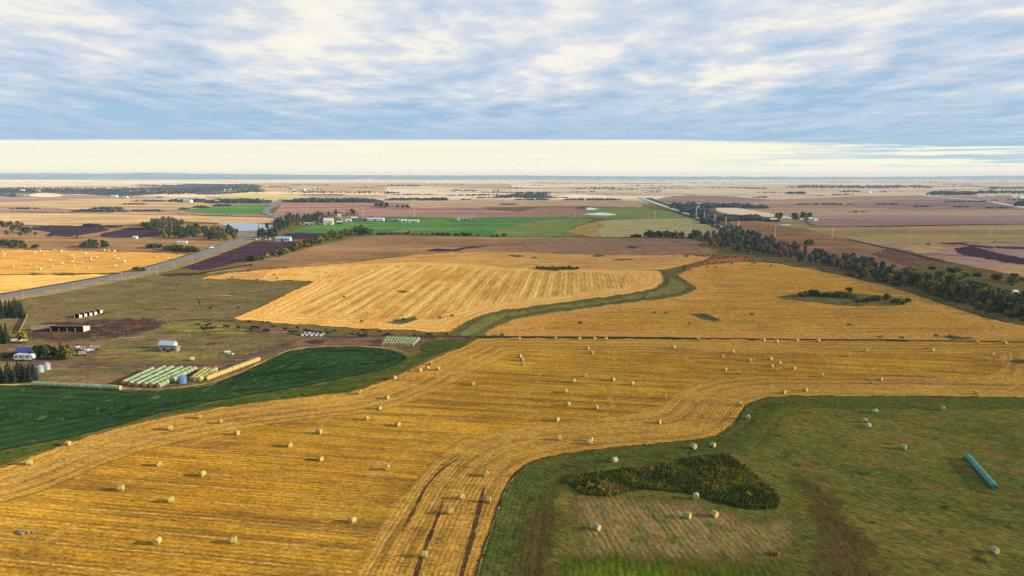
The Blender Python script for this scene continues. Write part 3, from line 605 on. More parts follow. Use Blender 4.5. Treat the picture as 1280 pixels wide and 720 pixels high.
patch('damp_spot', [(666,336.5),(680,334.2),(700,333.8),(722,334.6),(727,336.6),(705,338.8),(680,338.6)], M['darkspot'], 'reedy green hollow in the striped stubble')
patch('damp_spot', [(478,404),(500,398),(520,395),(526,400),(510,405),(490,406)], M['darkspot'], 'greenish weedy spot at the foot of the striped stubble')
patch('damp_spot', [(490,365),(505,362.5),(516,364.5),(500,367)], M['darkspot'], 'small greenish spot in the striped stubble')
for x0, y0, x1, y1, w_, k, lab in ((470,250.6,640,250.2,22,'dkgreen','dark field border below the long tree line'),(640,258.6,800,260.4,14,'dkgreen','dark border of the tan striped field'),(480,271.6,740,271.9,9,'brownpast','brown edge above the green crop'),
        (735,296.8,900,298,6,'ditch','dark edge between swathed field and pasture'),(420,293,640,296.6,4,'ditch','dark edge between green crop and brown pasture'),(960,253.5,1330,252,26,'orange','thin pale strip across the far right'),
        (1010,274.3,1330,271.4,16,'olive','pale grassy strip above the mauve field'),(1000,283.6,1330,279.8,9,'ditch_red','dark border of the mauve strip'),(1060,289.5,1330,288,9,'brownr','brown streak in the olive grassland'),(1080,295,1330,293.5,7,'tancut','pale streak in the olive grassland'),
        (0,264,320,271.4,9,'plough','dark border above the warm tan field'),(0,280.4,60,282.3,7,'ditch_red','dark border below the warm tan field'),(100,283.2,280,279.4,6,'ditch_red','dark border above the ploughed soil'),(0,310.4,235,316.8,5,'plough','dark border above the left golden field'),
        (0,272,330,275.5,14,'tan','paler swath in the warm tan field'),(0,276.5,180,277.5,9,'olive','duller swath in the warm tan field'),(60,254,280,256.5,24,'tanwarm','warmer swath in the broad tan field'),(0,305,110,303,6,'olive','pale streak in the left brown pasture'),(400,312,700,304,9,'purplepast','duller streak in the wide brown pasture'),
        (980,262,1200,259.5,22,'tan','pale streak in the far right land'),(1120,266.5,1330,266,18,'tan','second pale streak in the far right land'),(870,247.5,985,251,22,'pinktan','paler streak in the mauve field')):
    ribbon('field_strip', [(x0,y0),((x0*2+x1)/3,(y0*2+y1)/3+.25),((x0+2*x1)/3,(y0+2*y1)/3-.2),(x1,y1)], w_, M[k], lab, step=4, jit=.7)

for pts, lab in (([(5,432),(40,428),(95,428),(130,434),(100,440),(60,440),(20,438)], 'muddy ground between wagons and farm trees'),([(95,446),(140,441),(190,443),(215,447),(170,451),(110,452)], 'brown worn ground below the junk yard'),
                 ([(150,486),(190,470),(240,462),(275,460),(262,474),(225,485),(185,488.5)], 'worn dirt under the bale rows'),([(300,410),(340,407),(380,412),(370,420),(330,420)], 'trampled brown ground under the cattle')):
    patch('muddy_ground', pts, M['lot'], lab)
patch('grain_field', [(150,238.5),(185,236.5),(222,237.2),(200,239.5),(165,240.2)], M['mauve'], 'small clearing in the wooded rise')
patch('grain_field', [(262,238.5),(290,235.5),(318,236),(300,239.5)], M['lemon'], 'pale clearing at the right of the wooded rise')

rs = random.Random(5)
for k_ in range(26):
    yy = rs.uniform(226.5, 246); xx = rs.uniform(300, 1250) if yy > 232 else rs.uniform(0, 1250); ll = rs.uniform(50, 230)
    mk, ad = rs.choice([('woodland', 'blue-green'), ('mauve', 'purple-brown'), ('olive', 'olive'), ('lemon', 'pale yellow'), ('dkgreen', 'dark green'), ('tan', 'straw'), ('pinktan', 'pinkish')])
    ribbon('field_strip', [(xx, yy), (xx + ll * .35, yy + rs.uniform(-.3, .3)), (xx + ll * .7, yy + rs.uniform(-.3, .3)), (xx + ll, yy + rs.uniform(-.4, .4))], rs.uniform(18, 60) * (1 + max(0, 240 - yy) * .18), M[mk], f'thin {ad} strip of land far off under the horizon', step=4, jit=.8)
# ------------------------------------------------------------------ helpers for things
def place(o, px, py, rz=0.0, s=1.0, dz=0.0):
    p = ground(px, py)
    o.location = (p.x, p.y, p.z + dz)
    o.rotation_euler = (0, 0, rz)
    o.scale = (s, s, s) if not isinstance(s, tuple) else s
    return o

def empty(name):
    o = bpy.data.objects.new(name, None); C.objects.link(o); o.empty_display_size = 0.5
    return o

def copy_tree(o, parent=None):
    c = o.copy(); C.objects.link(c)
    if parent: c.parent = parent
    for ch in list(o.children): copy_tree(ch, c)
    return c

PROTO = []
def drop_protos():
    for o in PROTO:
        for ch in list(o.children_recursive): bpy.data.objects.remove(ch)
        bpy.data.objects.remove(o)

class MB:
    """collects shapes for one mesh; several materials by index"""
    def __init__(s): s.v, s.f, s.m = [], [], []
    def add(s, vs, fs, mi=0):
        b = len(s.v); s.v += [tuple(v) for v in vs]
        for f in fs: s.f.append(tuple(i + b for i in f)); s.m.append(mi)
    def box(s, x0, x1, y0, y1, z0, z1, mi=0, M_=None):
        vs = [Vector((x, y, z)) for z in (z0, z1) for y in (y0, y1) for x in (x0, x1)]
        if M_: vs = [M_ @ v for v in vs]
        s.add(vs, [(0, 2, 3, 1), (4, 5, 7, 6), (0, 1, 5, 4), (2, 6, 7, 3), (0, 4, 6, 2), (1, 3, 7, 5)], mi)
    def tube(s, p, q, r0, r1, n=8, mi=0, cap=True):
        p, q = Vector(p), Vector(q); d = (q - p).normalized()
        a = d.orthogonal().normalized(); b = d.cross(a)
        vs = [p + (a * math.cos(2 * math.pi * i / n) + b * math.sin(2 * math.pi * i / n)) * r0 for i in range(n)] + \
             [q + (a * math.cos(2 * math.pi * i / n) + b * math.sin(2 * math.pi * i / n)) * r1 for i in range(n)]
        fs = [(i, (i + 1) % n, n + (i + 1) % n, n + i) for i in range(n)]
        if cap: fs += [tuple(range(n - 1, -1, -1)), tuple(range(n, 2 * n))]
        s.add(vs, fs, mi)
    def lathe(s, prof, n=16, mi=0, axis='Z'):
        """profile [(r, h)]"""
        vs = []
        for r, h in prof:
            for i in range(n):
                a = 2 * math.pi * i / n
                vs.append((r * math.cos(a), r * math.sin(a), h) if axis == 'Z' else (h, r * math.cos(a), r * math.sin(a)))
        fs = []
        for k in range(len(prof) - 1):
            for i in range(n):
                fs.append((k * n + i, k * n + (i + 1) % n, (k + 1) * n + (i + 1) % n, (k + 1) * n + i))
        s.add(vs, fs, mi)
    def build(s, name, mats, parent=None, smooth=False):
        o = mesh_obj(name, s.v, s.f, mats, parent, smooth)
        if isinstance(mats, (list, tuple)): o.data.polygons.foreach_set('material_index', s.m)
        return o

ORD = ['leftmost', 'second from the left', 'third from the left', 'fourth from the left', 'fifth from the left', 'sixth from the left', 'seventh from the left',
       'eighth from the left', 'ninth from the left', 'tenth from the left', 'eleventh from the left', 'twelfth from the left', 'thirteenth from the left', 'fourteenth from the left',
       'fifteenth from the left', 'sixteenth from the left', 'seventeenth from the left', 'eighteenth from the left', 'nineteenth from the left', 'twentieth from the left']
def ordinal(i, n):
    if n == 1: return 'lone'
    if i == n - 1: return 'rightmost'
    if i < len(ORD): return ORD[i]
    j = n - 1 - i
    return ORD[j].replace('left', 'right') if j < len(ORD) else 'middle'

# ------------------------------------------------------------------ trees
def leafmat(name, c1, c2, c3, var=0.5):
    m, t, out = newmat(name)
    oi = t.n('ShaderNodeObjectInfo')
    tc = t.n('ShaderNodeTexCoord')
    rnd = oi.outputs['Random']
    P = t.vm('ADD', tc.outputs['Object'], t.n('ShaderNodeCombineXYZ', {0: t.math('MULTIPLY', rnd, 97.0)}).outputs[0])
    col = t.ramp(rnd, [(0.0, c1), (0.55, c2), (1.0, c3)])
    n1 = t.noise(P, 0.55, 3)
    col = t.mix(1.0, col, t.ramp(n1, [(0.3, (0.55,) * 3), (0.55, (1, 1, 1)), (0.72, (1.5, 1.42, 1.2))]), 'MULTIPLY')
    n2 = t.noise(P, 4.0, 2)
    col = t.mix(1.0, col, t.ramp(n2, [(0.3, (0.7,) * 3), (0.7, (1.3, 1.3, 1.2))]), 'MULTIPLY')
    d = t.n('ShaderNodeBsdfDiffuse', {'Color': col})
    tl = t.n('ShaderNodeBsdfTranslucent', {'Color': col})
    s = t.n('ShaderNodeMixShader', {0: 0.22, 1: d.outputs[0], 2: tl.outputs[0]})
    t.t.links.new(s.outputs[0], out.inputs[0])
    return m
LM = {
    'green': leafmat('leaves_green', A(88, 101, 57), A(106, 114, 62), A(75, 92, 62)),
    'olive': leafmat('leaves_olive', A(130, 125, 66), A(150, 141, 66), A(110, 114, 66)),
    'yellow': leafmat('leaves_yellow', A(194, 169, 64), A(174, 152, 64), A(152, 143, 64)),
    'bare': leafmat('twigs_purplish', A(128, 114, 116), A(136, 120, 108), A(116, 108, 112)),
    'spruce': leafmat('needles_dark', A(57, 70, 59), A(68, 79, 62), A(51, 64, 59)),
    'blue': leafmat('leaves_blue_green', A(81, 97, 90), A(92, 106, 92), A(73, 90, 90)),
    'rust': leafmat('leaves_rust', A(172, 123, 70), A(189, 141, 81), A(147, 123, 73)),
    'far': leafmat('far_leaves_hazed', A(54, 68, 92), A(62, 74, 94), A(48, 62, 88)),  # leaf colour shifted to blue to add distance haze
}
bark = plain('bark', A(92, 80, 70), 0.9, 0, 0.1, 0.3, 3)
bark_pale = plain('pale_bark', A(170, 162, 150), 0.9, 0, 0.1, 0.3, 3)

def leaf(mb, p, size, nrm, mi=0, el=1.0):
    n = Vector(nrm).normalized(); a = n.orthogonal().normalized(); b = n.cross(a)
    th = random.uniform(0, 6.28)
    u = (a * math.cos(th) + b * math.sin(th)) * size; v = (b * math.cos(th) - a * math.sin(th)) * size * el
    p = Vector(p)
    k = [random.uniform(.6, 1.2) for _ in range(5)]
    mb.add([p - u * k[0] - v * .6 * k[1], p + u * k[2] - v * .55, p + u * .5 + v * k[3], p - u * .6 * k[4] + v * .8], [(0, 1, 2, 3)], mi)

def rv():
    while True:
        v = Vector((random.uniform(-1, 1), random.uniform(-1, 1), random.uniform(-1, 1)))
        if 0.05 < v.length < 1: return v.normalized()

def crown_decid(mb, h=10.0, n=620, r=4.4, low=0.08, size=0.68, mi=0):
    lobes = []
    for k in range(11):
        a = random.uniform(0, 6.28); zz = random.uniform(low + .12, 0.9)
        rr = r * (0.75 * math.sin(math.pi * min(1, (zz - low + .1) / (1.08 - low))) ** 0.8) * random.uniform(.45, 1)
        lobes.append((Vector((math.cos(a) * rr, math.sin(a) * rr, zz * h)), random.uniform(.28, .48) * r))
    lobes.append((Vector((0, 0, .62 * h)), r * .6)); lobes.append((Vector((random.uniform(-.5, .5), 0, .88 * h)), r * .32))
    wts = [l[1] ** 2 for l in lobes]
    for _ in range(n):
        c, lr = random.choices(lobes, wts)[0]
        d = rv()
        if d.z < -.3 and random.random() < .6: d.z = -d.z
        p = c + d * lr * random.uniform(.72, 1.08) * Vector((1, 1, .95)).length / 1.72
        leaf(mb, p, size * random.uniform(.6, 1.25), (d * .7 + rv() * .7), mi)

def crown_bare(mb, h=10.0, n=420, r=3.3, mi=0):
    for _ in range(n):
        a = random.uniform(0, 6.28); z0 = random.uniform(.12, .72) * h
        rr = r * random.random() ** .6 * (0.45 + .55 * math.sin(math.pi * z0 / h))
        p = Vector((math.cos(a) * rr * .55, math.sin(a) * rr * .55, z0))
        q = Vector((math.cos(a) * rr, math.sin(a) * rr, min(h * random.uniform(.9, 1.02), z0 + random.uniform(1.2, 3.2))))
        sd_ = rv(); sd_.z *= .2
        w_ = random.uniform(.06, .22)
        mb.add([p - sd_ * w_, p + sd_ * w_, q + sd_ * w_ * .5, q - sd_ * w_ * .5], [(0, 1, 2, 3)], mi)
    for _ in range(int(n * .35)):
        a = random.uniform(0, 6.28); z0 = random.uniform(.3, .98); rr = r * math.sqrt(random.random()) * math.sin(math.pi * z0 * .93)
        leaf(mb, (math.cos(a) * rr, math.sin(a) * rr, z0 * h), random.uniform(.18, .42), rv(), mi)

def crown_spruce(mb, h=10.0, n=460, r=2.1, mi=0):
    for _ in range(n):
        u = random.random() ** 1.45
        z = h * (.06 + .94 * u); rr = r * (1 - u) * (.86 + .22 * math.sin(z * 5.2)) + .08
        a = random.uniform(0, 6.28); k = random.uniform(.55, 1.06)
        p = Vector((math.cos(a) * rr * k, math.sin(a) * rr * k, z - .12 * rr))
        leaf(mb, p, random.uniform(.28, .55) * (1 - u * .45), Vector((math.cos(a), math.sin(a), .7)) + rv() * .5, mi, .8)

def crown_bush(mb, h=3.0, n=230, r=2.0, size=.42, mi=0):
    lobes = [(Vector((random.uniform(-1, 1) * r * .6, random.uniform(-1, 1) * r * .6, h * random.uniform(.3, .68))), r * random.uniform(.32, .52)) for _ in range(7)]
    for _ in range(n):
        c, lr = random.choice(lobes); d = rv()
        p = c + d * lr * random.uniform(.7, 1.05); p.z = max(.08, p.z)
        leaf(mb, p, size * random.uniform(.6, 1.3), d * .7 + rv() * .7, mi)

def trunk_mb(mb, h, kind, mi=0):
    top = h * (.92 if kind == 'spruce' else .66)
    mb.tube((0, 0, -.3), (random.uniform(-.2, .2), random.uniform(-.2, .2), top), .021 * h, .006 * h, 7, mi)
    if kind != 'spruce':
        for k in range(6):
            a = k * 1.05 + random.uniform(-.3, .3); z0 = h * random.uniform(.22, .5)
            L = h * random.uniform(.18, .3)
            mb.tube((0, 0, z0), (math.cos(a) * L * .8, math.sin(a) * L * .8, z0 + L * .9), .009 * h, .003 * h, 5, mi)

TREES = {}
def tree_protos(name, kind, mat, nvar=4):
    L = []
    for i in range(nvar):
        root = empty(name)
        tb = MB()
        hh = 3.0 if kind == 'bush' else 10.0
        if kind == 'bush':
            for k in range(5):
                a = k * 1.26; tb.tube((0, 0, -.1), (math.cos(a) * .9, math.sin(a) * .9, 1.9), .05, .02, 5)
        else: trunk_mb(tb, 10.0, kind)
        cb = MB()
        {'decid': crown_decid, 'bare': crown_bare, 'spruce': crown_spruce, 'bush': crown_bush}[kind](cb)
        tb.build('stem' if kind == 'bush' else 'trunk', bark_pale if kind == 'bare' else bark, root)
        cb.build('crown', mat, root)
        PROTO.append(root); L.append(root)
    # a small single-mesh version for trees only a few pixels tall
    S_ = []
    for i in range(3):
        mb = MB()
        if kind == 'bush': crown_bush(mb, n=70, size=.75)
        elif kind == 'spruce': crown_spruce(mb, n=130)
        elif kind == 'bare': crown_bare(mb, n=90)
        else: crown_decid(mb, n=120, size=1.1)
        if kind != 'bush': mb.tube((0, 0, -.3), (0, 0, 5), .2, .1, 5, 1)
        o = mb.build(name, [mat, bark]); PROTO.append(o); S_.append(o)
    TREES[name + ':' + mat.name] = (L, S_, hh)
    return name + ':' + mat.name
T_GREEN = tree_protos('broadleaf_tree', 'decid', LM['green'], 5)
T_OLIVE = tree_protos('broadleaf_tree', 'decid', LM['olive'], 3)
T_YEL = tree_protos('broadleaf_tree', 'decid', LM['yellow'], 2)
T_BLUE = tree_protos('poplar_tree', 'decid', LM['blue'], 3)
T_BARE = tree_protos('bare_tree', 'bare', LM['bare'], 4)
T_SPR = tree_protos('spruce_tree', 'spruce', LM['spruce'], 3)
B_GREEN = tree_protos('bush', 'bush', LM['green'], 3)
B_OLIVE = tree_protos('bush', 'bush', LM['olive'], 3)
B_RUST = tree_protos('bush', 'bush', LM['rust'], 2)
B_YEL = tree_protos('bush', 'bush', LM['yellow'], 2)
B_BLUE = tree_protos('bush', 'bush', LM['blue'], 2)

def plant(key, px, py, hpx, label, group, wide=1.0, small=None):
    L, S_, hh = TREES[key]
    hm = hpx / pxm(py)
    src = random.choice(S_ if (small if small is not None else hpx < 9) else L)
    o = copy_tree(src)
    k = hm / hh
    place(o, px, py, random.uniform(0, 6.28), (k * wide, k * wide, k))
    cat = {'bush': 'bush'}.get(key.split(':')[0], 'tree')
    tag(o, label, cat, group)
    return o

def cluster(keys, wts, poly, n, hpx, label, group, wide=1.0, small=None, mind=0.0):
    """n plants spread over a px polygon; hpx = (near-min, max)"""
    poly = np.array(poly, float)
    x0, y0 = poly.min(0); x1, y1 = poly.max(0)
    k = 0; tries = 0; got = []
    while k < n and tries < n * 60:
        tries += 1
        q = (random.uniform(x0, x1), random.uniform(y0, y1))
        if not inside(poly, [q])[0]: continue
        if mind and any(abs(q[0] - a) < mind and abs(q[1] - b) < mind * .4 for a, b in got): continue
        got.append(q)
        key = random.choices(keys, wts)[0]
        lab = label
        if isinstance(label, dict): lab = label[key]
        plant(key, q[0], q[1], random.uniform(*hpx) * (.8 if key.startswith('bush') else 1), lab, group, wide, small)
        k += 1

def line_cluster(keys, wts, pts, n, dy, hpx, label, group, wide=1.0, small=None):
    c = crom(pts, 2.0, closed=False)
    for i in range(n):
        j = (i + random.uniform(.1, .9)) / n * (len(c) - 1)
        p = c[int(j)]
        key = random.choices(keys, wts)[0]
        plant(key, p[0] + random.uniform(-1, 1), p[1] + random.uniform(-dy, dy), random.uniform(*hpx), label if isinstance(label, str) else label[key], group, wide, small)

# the long tree belt on the right
BL = {T_GREEN: 'dark green leafy tree in the long tree belt on the right', T_OLIVE: 'olive green leafy tree in the long tree belt on the right',
      T_YEL: 'yellowing leafy tree in the long tree belt on the right', T_BLUE: 'blue-green leafy tree in the long tree belt on the right',
      T_BARE: 'bare purplish tree in the long tree belt on the right', B_GREEN: 'low dark bush under the long tree belt on the right', B_OLIVE: 'low olive bush beside the long tree belt on the right', T_SPR: 'dark spruce in the long tree belt on the right'}
GB = 'trees of the long belt'
cluster([T_BLUE, T_BARE, T_GREEN], [5, 3, 2], [(868,304),(880,299),(905,295),(930,296),(950,300),(955,310),(940,317),(915,315),(895,309)], 58, (8, 12), BL, GB, .85, False, 1.6)
cluster([T_BARE, T_BLUE, T_GREEN], [6, 3, 2], [(925,314),(945,303),(970,305),(1010,315),(1040,325),(1050,334),(1030,333),(990,326),(955,320)], 92, (8, 12.5), BL, GB, .9, False, 1.6)
cluster([T_GREEN, T_BLUE, T_BARE, T_OLIVE], [3, 5, 4, 1.5], [(1030,332),(1050,325),(1085,332),(1115,346),(1140,352),(1130,358),(1095,353),(1060,343)], 88, (9, 14), BL, GB, .85, False, 2)
cluster([T_GREEN, T_OLIVE, T_BARE, T_BLUE, T_YEL], [4, 2.5, 4, 4, 1], [(1100,353),(1140,351),(1180,360),(1220,372),(1250,380),(1300,390),(1300,404),(1260,395),(1220,385),(1180,374),(1140,362)], 112, (11, 19), BL, GB, .85, False, 2.2)
cluster([T_OLIVE, T_GREEN, T_YEL, T_BLUE], [5, 4, 2, 2], [(1180,360),(1220,362),(1270,374),(1300,380),(1300,392),(1250,381),(1210,370)], 34, (9, 15), BL, GB, .95, False, 2.5)
cluster([B_GREEN, B_OLIVE], [3, 2], [(1060,345),(1110,357),(1160,369),(1220,387),(1290,406),(1290,401),(1220,381),(1160,364),(1100,352)], 26, (6, 10), BL, GB, 1.2, False, 3)
cluster([B_GREEN, B_OLIVE, B_BLUE], [3, 2, 2], [(1085,330),(1130,333),(1180,336),(1240,344),(1300,352),(1300,372),(1240,366),(1180,356),(1120,346)], 34, (4, 8),
        {B_GREEN: 'dark bush in the scrub behind the tree belt', B_OLIVE: 'olive bush in the scrub behind the tree belt', B_BLUE: 'blue-green bush in the scrub behind the tree belt'}, 'bushes behind the belt', 1.3, False, 5)
for x, y, h_ in ((1188,341,7), (1197,340,6), (1270,347,6), (1245,351,9), (1262,353,8), (1008,307,9)):
    plant(B_GREEN, x, y, h_, 'dark bush standing apart behind the tree belt', 'bushes behind the belt', 1.4, False)
# the marsh bushes in the orange field
line_cluster([B_GREEN], [1], [(1000,372),(1015,370.5),(1030,371.5),(1040,371.8),(1055,372),(1062,371)], 13, .6, (5.5, 9), 'dark rounded bush in the marshy hollow of the orange field', 'bushes in the orange field', 1.25, False)
line_cluster([B_GREEN, B_RUST, B_BLUE], [3, 1, 1], [(1064,375),(1078,379),(1095,377),(1105,374),(1120,379),(1138,379)], 13, 2.0, (4, 7), {B_GREEN: 'dark bush at the right end of the marshy hollow', B_RUST: 'rusty bush at the right end of the marshy hollow', B_BLUE: 'blue-green bush at the right end of the marshy hollow'}, 'bushes in the orange field', 1.3, False)
plant(B_GREEN, 1061, 365, 6, 'small round bush standing just above the marshy hollow', None, 1.3, False)
# woods on the left
WL = {T_GREEN: 'dark green tree in the left roadside wood', T_BLUE: 'blue-green tree in the left roadside wood', T_BARE: 'bare purplish tree at the back of the left roadside wood', T_OLIVE: 'olive tree in the left roadside wood', T_SPR: 'dark spruce in the left roadside wood'}
cluster([T_BARE], [1], [(186,281),(200,278),(225,280),(232,284),(200,286)], 30, (6, 10), WL, 'trees of the left wood', .9, False, 2)
cluster([T_GREEN, T_BLUE], [3, 2], [(173,283),(190,282),(206,287),(200,290),(176,286)], 12, (5, 9), WL, 'trees of the left wood', 1.1, False, 2)
cluster([T_GREEN, T_BLUE, T_OLIVE, T_SPR], [3, 6, 1, 2], [(200,297),(204,289),(230,287),(260,288),(285,290),(298,292),(296,298),(280,301),(240,299)], 96, (5.5, 10), WL, 'trees of the left wood', .85, False, 1.2)
plant(T_YEL, 282, 301, 10, 'small yellowing tree at the right end of the left wood', None, .8, False)
plant(T_OLIVE, 292, 300, 9, 'round light green tree beside the highway', None, 1.3, False)
cluster([T_BLUE, T_GREEN], [3, 1], [(-14,292),(-14,284),(20,285),(44,290),(48,295),(20,297)], 18, (5, 8), 'dark tree in the wood at the far left edge', 'trees at the far left edge', 1.2)
line_cluster([T_GREEN, T_OLIVE], [2, 1], [(0,282),(12,282),(24,282),(33,281)], 10, .4, (3.5, 5.5), 'small dark tree on the rim of the far left wood', 'trees at the far left edge', 1.3)
cluster([B_GREEN, B_BLUE], [1, 1], [(-10,309),(-10,302),(20,303),(35,306),(48,310),(30,310.5)], 20, (4, 8), 'dark bush at the left edge above the golden field', 'bushes above the golden field', 1.4)
cluster([T_GREEN, T_BLUE], [1, 3], [(97,310.5),(103,306),(120,306),(134,308),(134,311)], 13, (6, 9), 'dark tree of the rounded clump above the golden field', 'clump above the golden field', 1.2)
cluster([B_GREEN, B_BLUE, T_GREEN], [2, 2, 1], [(184,310),(192,307),(205,310),(225,313),(250,314),(248,317),(215,316)], 26, (4, 8), {B_GREEN: 'dark bush in the row beside the highway', B_BLUE: 'blue-green bush in the row beside the highway', T_GREEN: 'small dark tree in the bush row beside the highway'}, 'bush row beside the highway', 1.3)
plant(B_RUST, 97, 298, 3.5, 'low brown bush beside the ploughed field', None, 1.8)
plant(B_GREEN, 171, 339.5, 5, 'dark bush beside the highway ditch', None, 1.6); plant(B_GREEN, 178, 339, 3.5, 'small dark bush beside the highway ditch', None, 1.6)
# along the highway and around the white farm
cluster([T_GREEN, T_BLUE, T_SPR], [1.5, 3.5, 3], [(318,297),(325,290),(340,284),(352,277),(366,272),(368,280),(352,290),(346,300),(330,301)], 52, (6, 12), {T_GREEN: 'dark green tree in the grove on the highway bend', T_BLUE: 'blue-green tree in the grove on the highway bend', T_SPR: 'dark spruce in the grove on the highway bend'}, 'grove on the highway bend', .85, False, 1.4)
cluster([T_GREEN, T_BLUE, T_SPR], [2, 3, 2], [(364,281),(370,275),(390,272),(404,274),(402,281),(380,283)], 26, (6, 9), 'dark tree left of the white farmhouse', 'trees left of the white farm', 1.1, None, 2)
line_cluster([T_SPR, T_BLUE], [3, 1], [(392,273),(410,271),(425,270),(440,270),(448,271)], 30, .8, (5, 8), 'dark tree in the shelter row behind the white farm', 'shelter row of the white farm', 1.0)
line_cluster([B_GREEN, B_OLIVE, T_GREEN], [2, 2, 2], [(312,328),(328,325),(345,319.5),(362,314.5),(380,308.5),(400,303),(416,299)], 34, 1.2, (4, 8), {B_GREEN: 'dark bush in the hedgerow along the ploughed field', B_OLIVE: 'olive bush in the hedgerow along the ploughed field', T_GREEN: 'small tree in the hedgerow along the ploughed field'}, 'hedgerow along the ploughed field', 1.4)
cluster([T_OLIVE, T_GREEN], [2, 1], [(414,300),(414,295),(432,293),(440,297),(430,300)], 12, (5, 8), 'olive tree at the end of the hedgerow', 'trees at the hedgerow end', 1.2)
cluster([T_GREEN, T_BLUE], [2, 1], [(432,295),(436,291),(450,288.5),(462,291),(476,293),(460,294.5)], 20, (5, 8), 'dark tree in the clump before the green crop', 'clump before the green crop', 1.2)
line_cluster([B_GREEN, B_BLUE], [1, 1], [(474,293.2),(490,293.4),(506,293)], 9, .3, (2, 3.5), 'low dark bush right of the tree clump', 'bushes along the green crop', 1.6)
for i, (x, y, h_) in enumerate(((509,293.2,4.5),(516,293.6,2.5),(521,293.6,2.5),(528,294,2.5),(535,294.4,2.8),(541,294.3,3),(547,294.3,4),(552,294.4,4),(557,294.6,4),(561,294.6,3.5),(569,295,3.5),(573,295,2.5),(580,294.8,5),(583,295,4),(587,294.6,3.5),(598,295.2,2.5),(616,295.6,2.5),(622,295.6,2.3),(631,295.6,4))):
    plant(B_GREEN if i % 2 else B_BLUE, x, y, h_, 'dark field-edge bush between green crop and brown pasture', 'bushes along the green crop', 1.3)
cluster([T_SPR, T_BLUE], [1, 1], [(467,259.5),(469,257.5),(482,257.5),(486,259.8)], 14, (4, 6), 'dark tree in the small grove behind the white farm', 'grove behind the white farm', 1.3)
cluster([T_BLUE, T_GREEN], [1, 1], [(494,260.2),(497,258.7),(510,259),(512,260.4)], 10, (2.5, 4), 'dark tree in the low grove on the purple field', 'low grove on the purple field', 1.6)
line_cluster([T_BLUE, T_GREEN], [1, 1], [(806,297),(815,297),(825,297),(840,297.3),(855,297.6)], 28, .5, (4, 9), 'dark tree in the row on the pale swathed field edge', 'row on the pale field edge', 1.1)
cluster([T_GREEN, T_BLUE], [1, 2], [(862,299.5),(864,295),(880,296),(882,300.5)], 10, (6, 9), 'dark tree of the clump beside the tree belt', 'clump beside the belt', 1.2)
line_cluster([B_GREEN], [1], [(790,296.8),(796,296.5),(802,296.7)], 5, .2, (2, 3.5), 'small dark bush left of the tree row', 'bushes left of the tree row', 1.4)
cluster([T_BLUE, T_BARE, T_GREEN], [2, 2, 1], [(888,284),(905,283),(920,289),(945,296),(925,297),(905,291)], 34, (5, 9), 'tree in the grove at the end of the gravel road', 'grove at the road end', 1.1, True, 2)
cluster([T_SPR, T_GREEN], [3, 2], [(969,274.5),(970,273),(976,273),(976,274.5)], 5, (6, 8), 'dark tree left at the right-hand farm', 'trees at the right-hand farm', 1.2)
cluster([T_SPR, T_GREEN], [3, 2], [(988,274.5),(990,272.5),(1012,272.5),(1016,274.5)], 18, (6, 8.5), 'dark tree behind the right-hand farm sheds', 'trees at the right-hand farm', 1.2)
# farmyard trees
cluster([T_SPR], [1], [(-12,398),(-12,392),(14,393),(28,394),(30,398),(10,399)], 17, (17, 23), 'tall dark spruce in the upper farm shelter row', 'upper farm spruces', 1.15, False, 3)
cluster([T_SPR, T_BARE], [2, 1], [(-12,430),(-12,424),(6,426),(11,429),(6,431)], 7, (22, 30), {T_SPR: 'tall dark spruce at the left edge of the farmyard', T_BARE: 'bare brownish tree at the left edge of the farmyard'}, 'left edge farm trees', 1.1, False, 4)
cluster([T_SPR], [1], [(-12,478),(-12,472),(20,472),(44,473),(48,476),(40,479),(10,480)], 26, (17, 22), {T_SPR: 'dark spruce in the lower farm shelter row', T_GREEN: 'dark leafy tree in the lower farm shelter row'}, 'lower farm shelter row', 1.2, False, 4)
for key, x, y, h_, lab, wd in ((T_GREEN,50,449,17,'round dark tree next to the white camper',1.5),(T_GREEN,60,449.5,18,'round dark tree between camper and spruce',1.4),(T_OLIVE,68,449,15,'olive tree left of the pointed farmyard spruce',1.0),
                               (T_SPR,77,450,23,'pointed spruce in the farmyard trees',1.3),(T_OLIVE,85,450,18,'loose olive tree right of the pointed spruce',1.1),(T_OLIVE,91,449,12,'small olive tree at the right of the farmyard trees',1.0),
                               (B_YEL,26,424,11,'yellow-green bush beside the long pale windbreak',1.1)):
    plant(key, x, y, h_, lab, 'farmyard trees', wd, False)

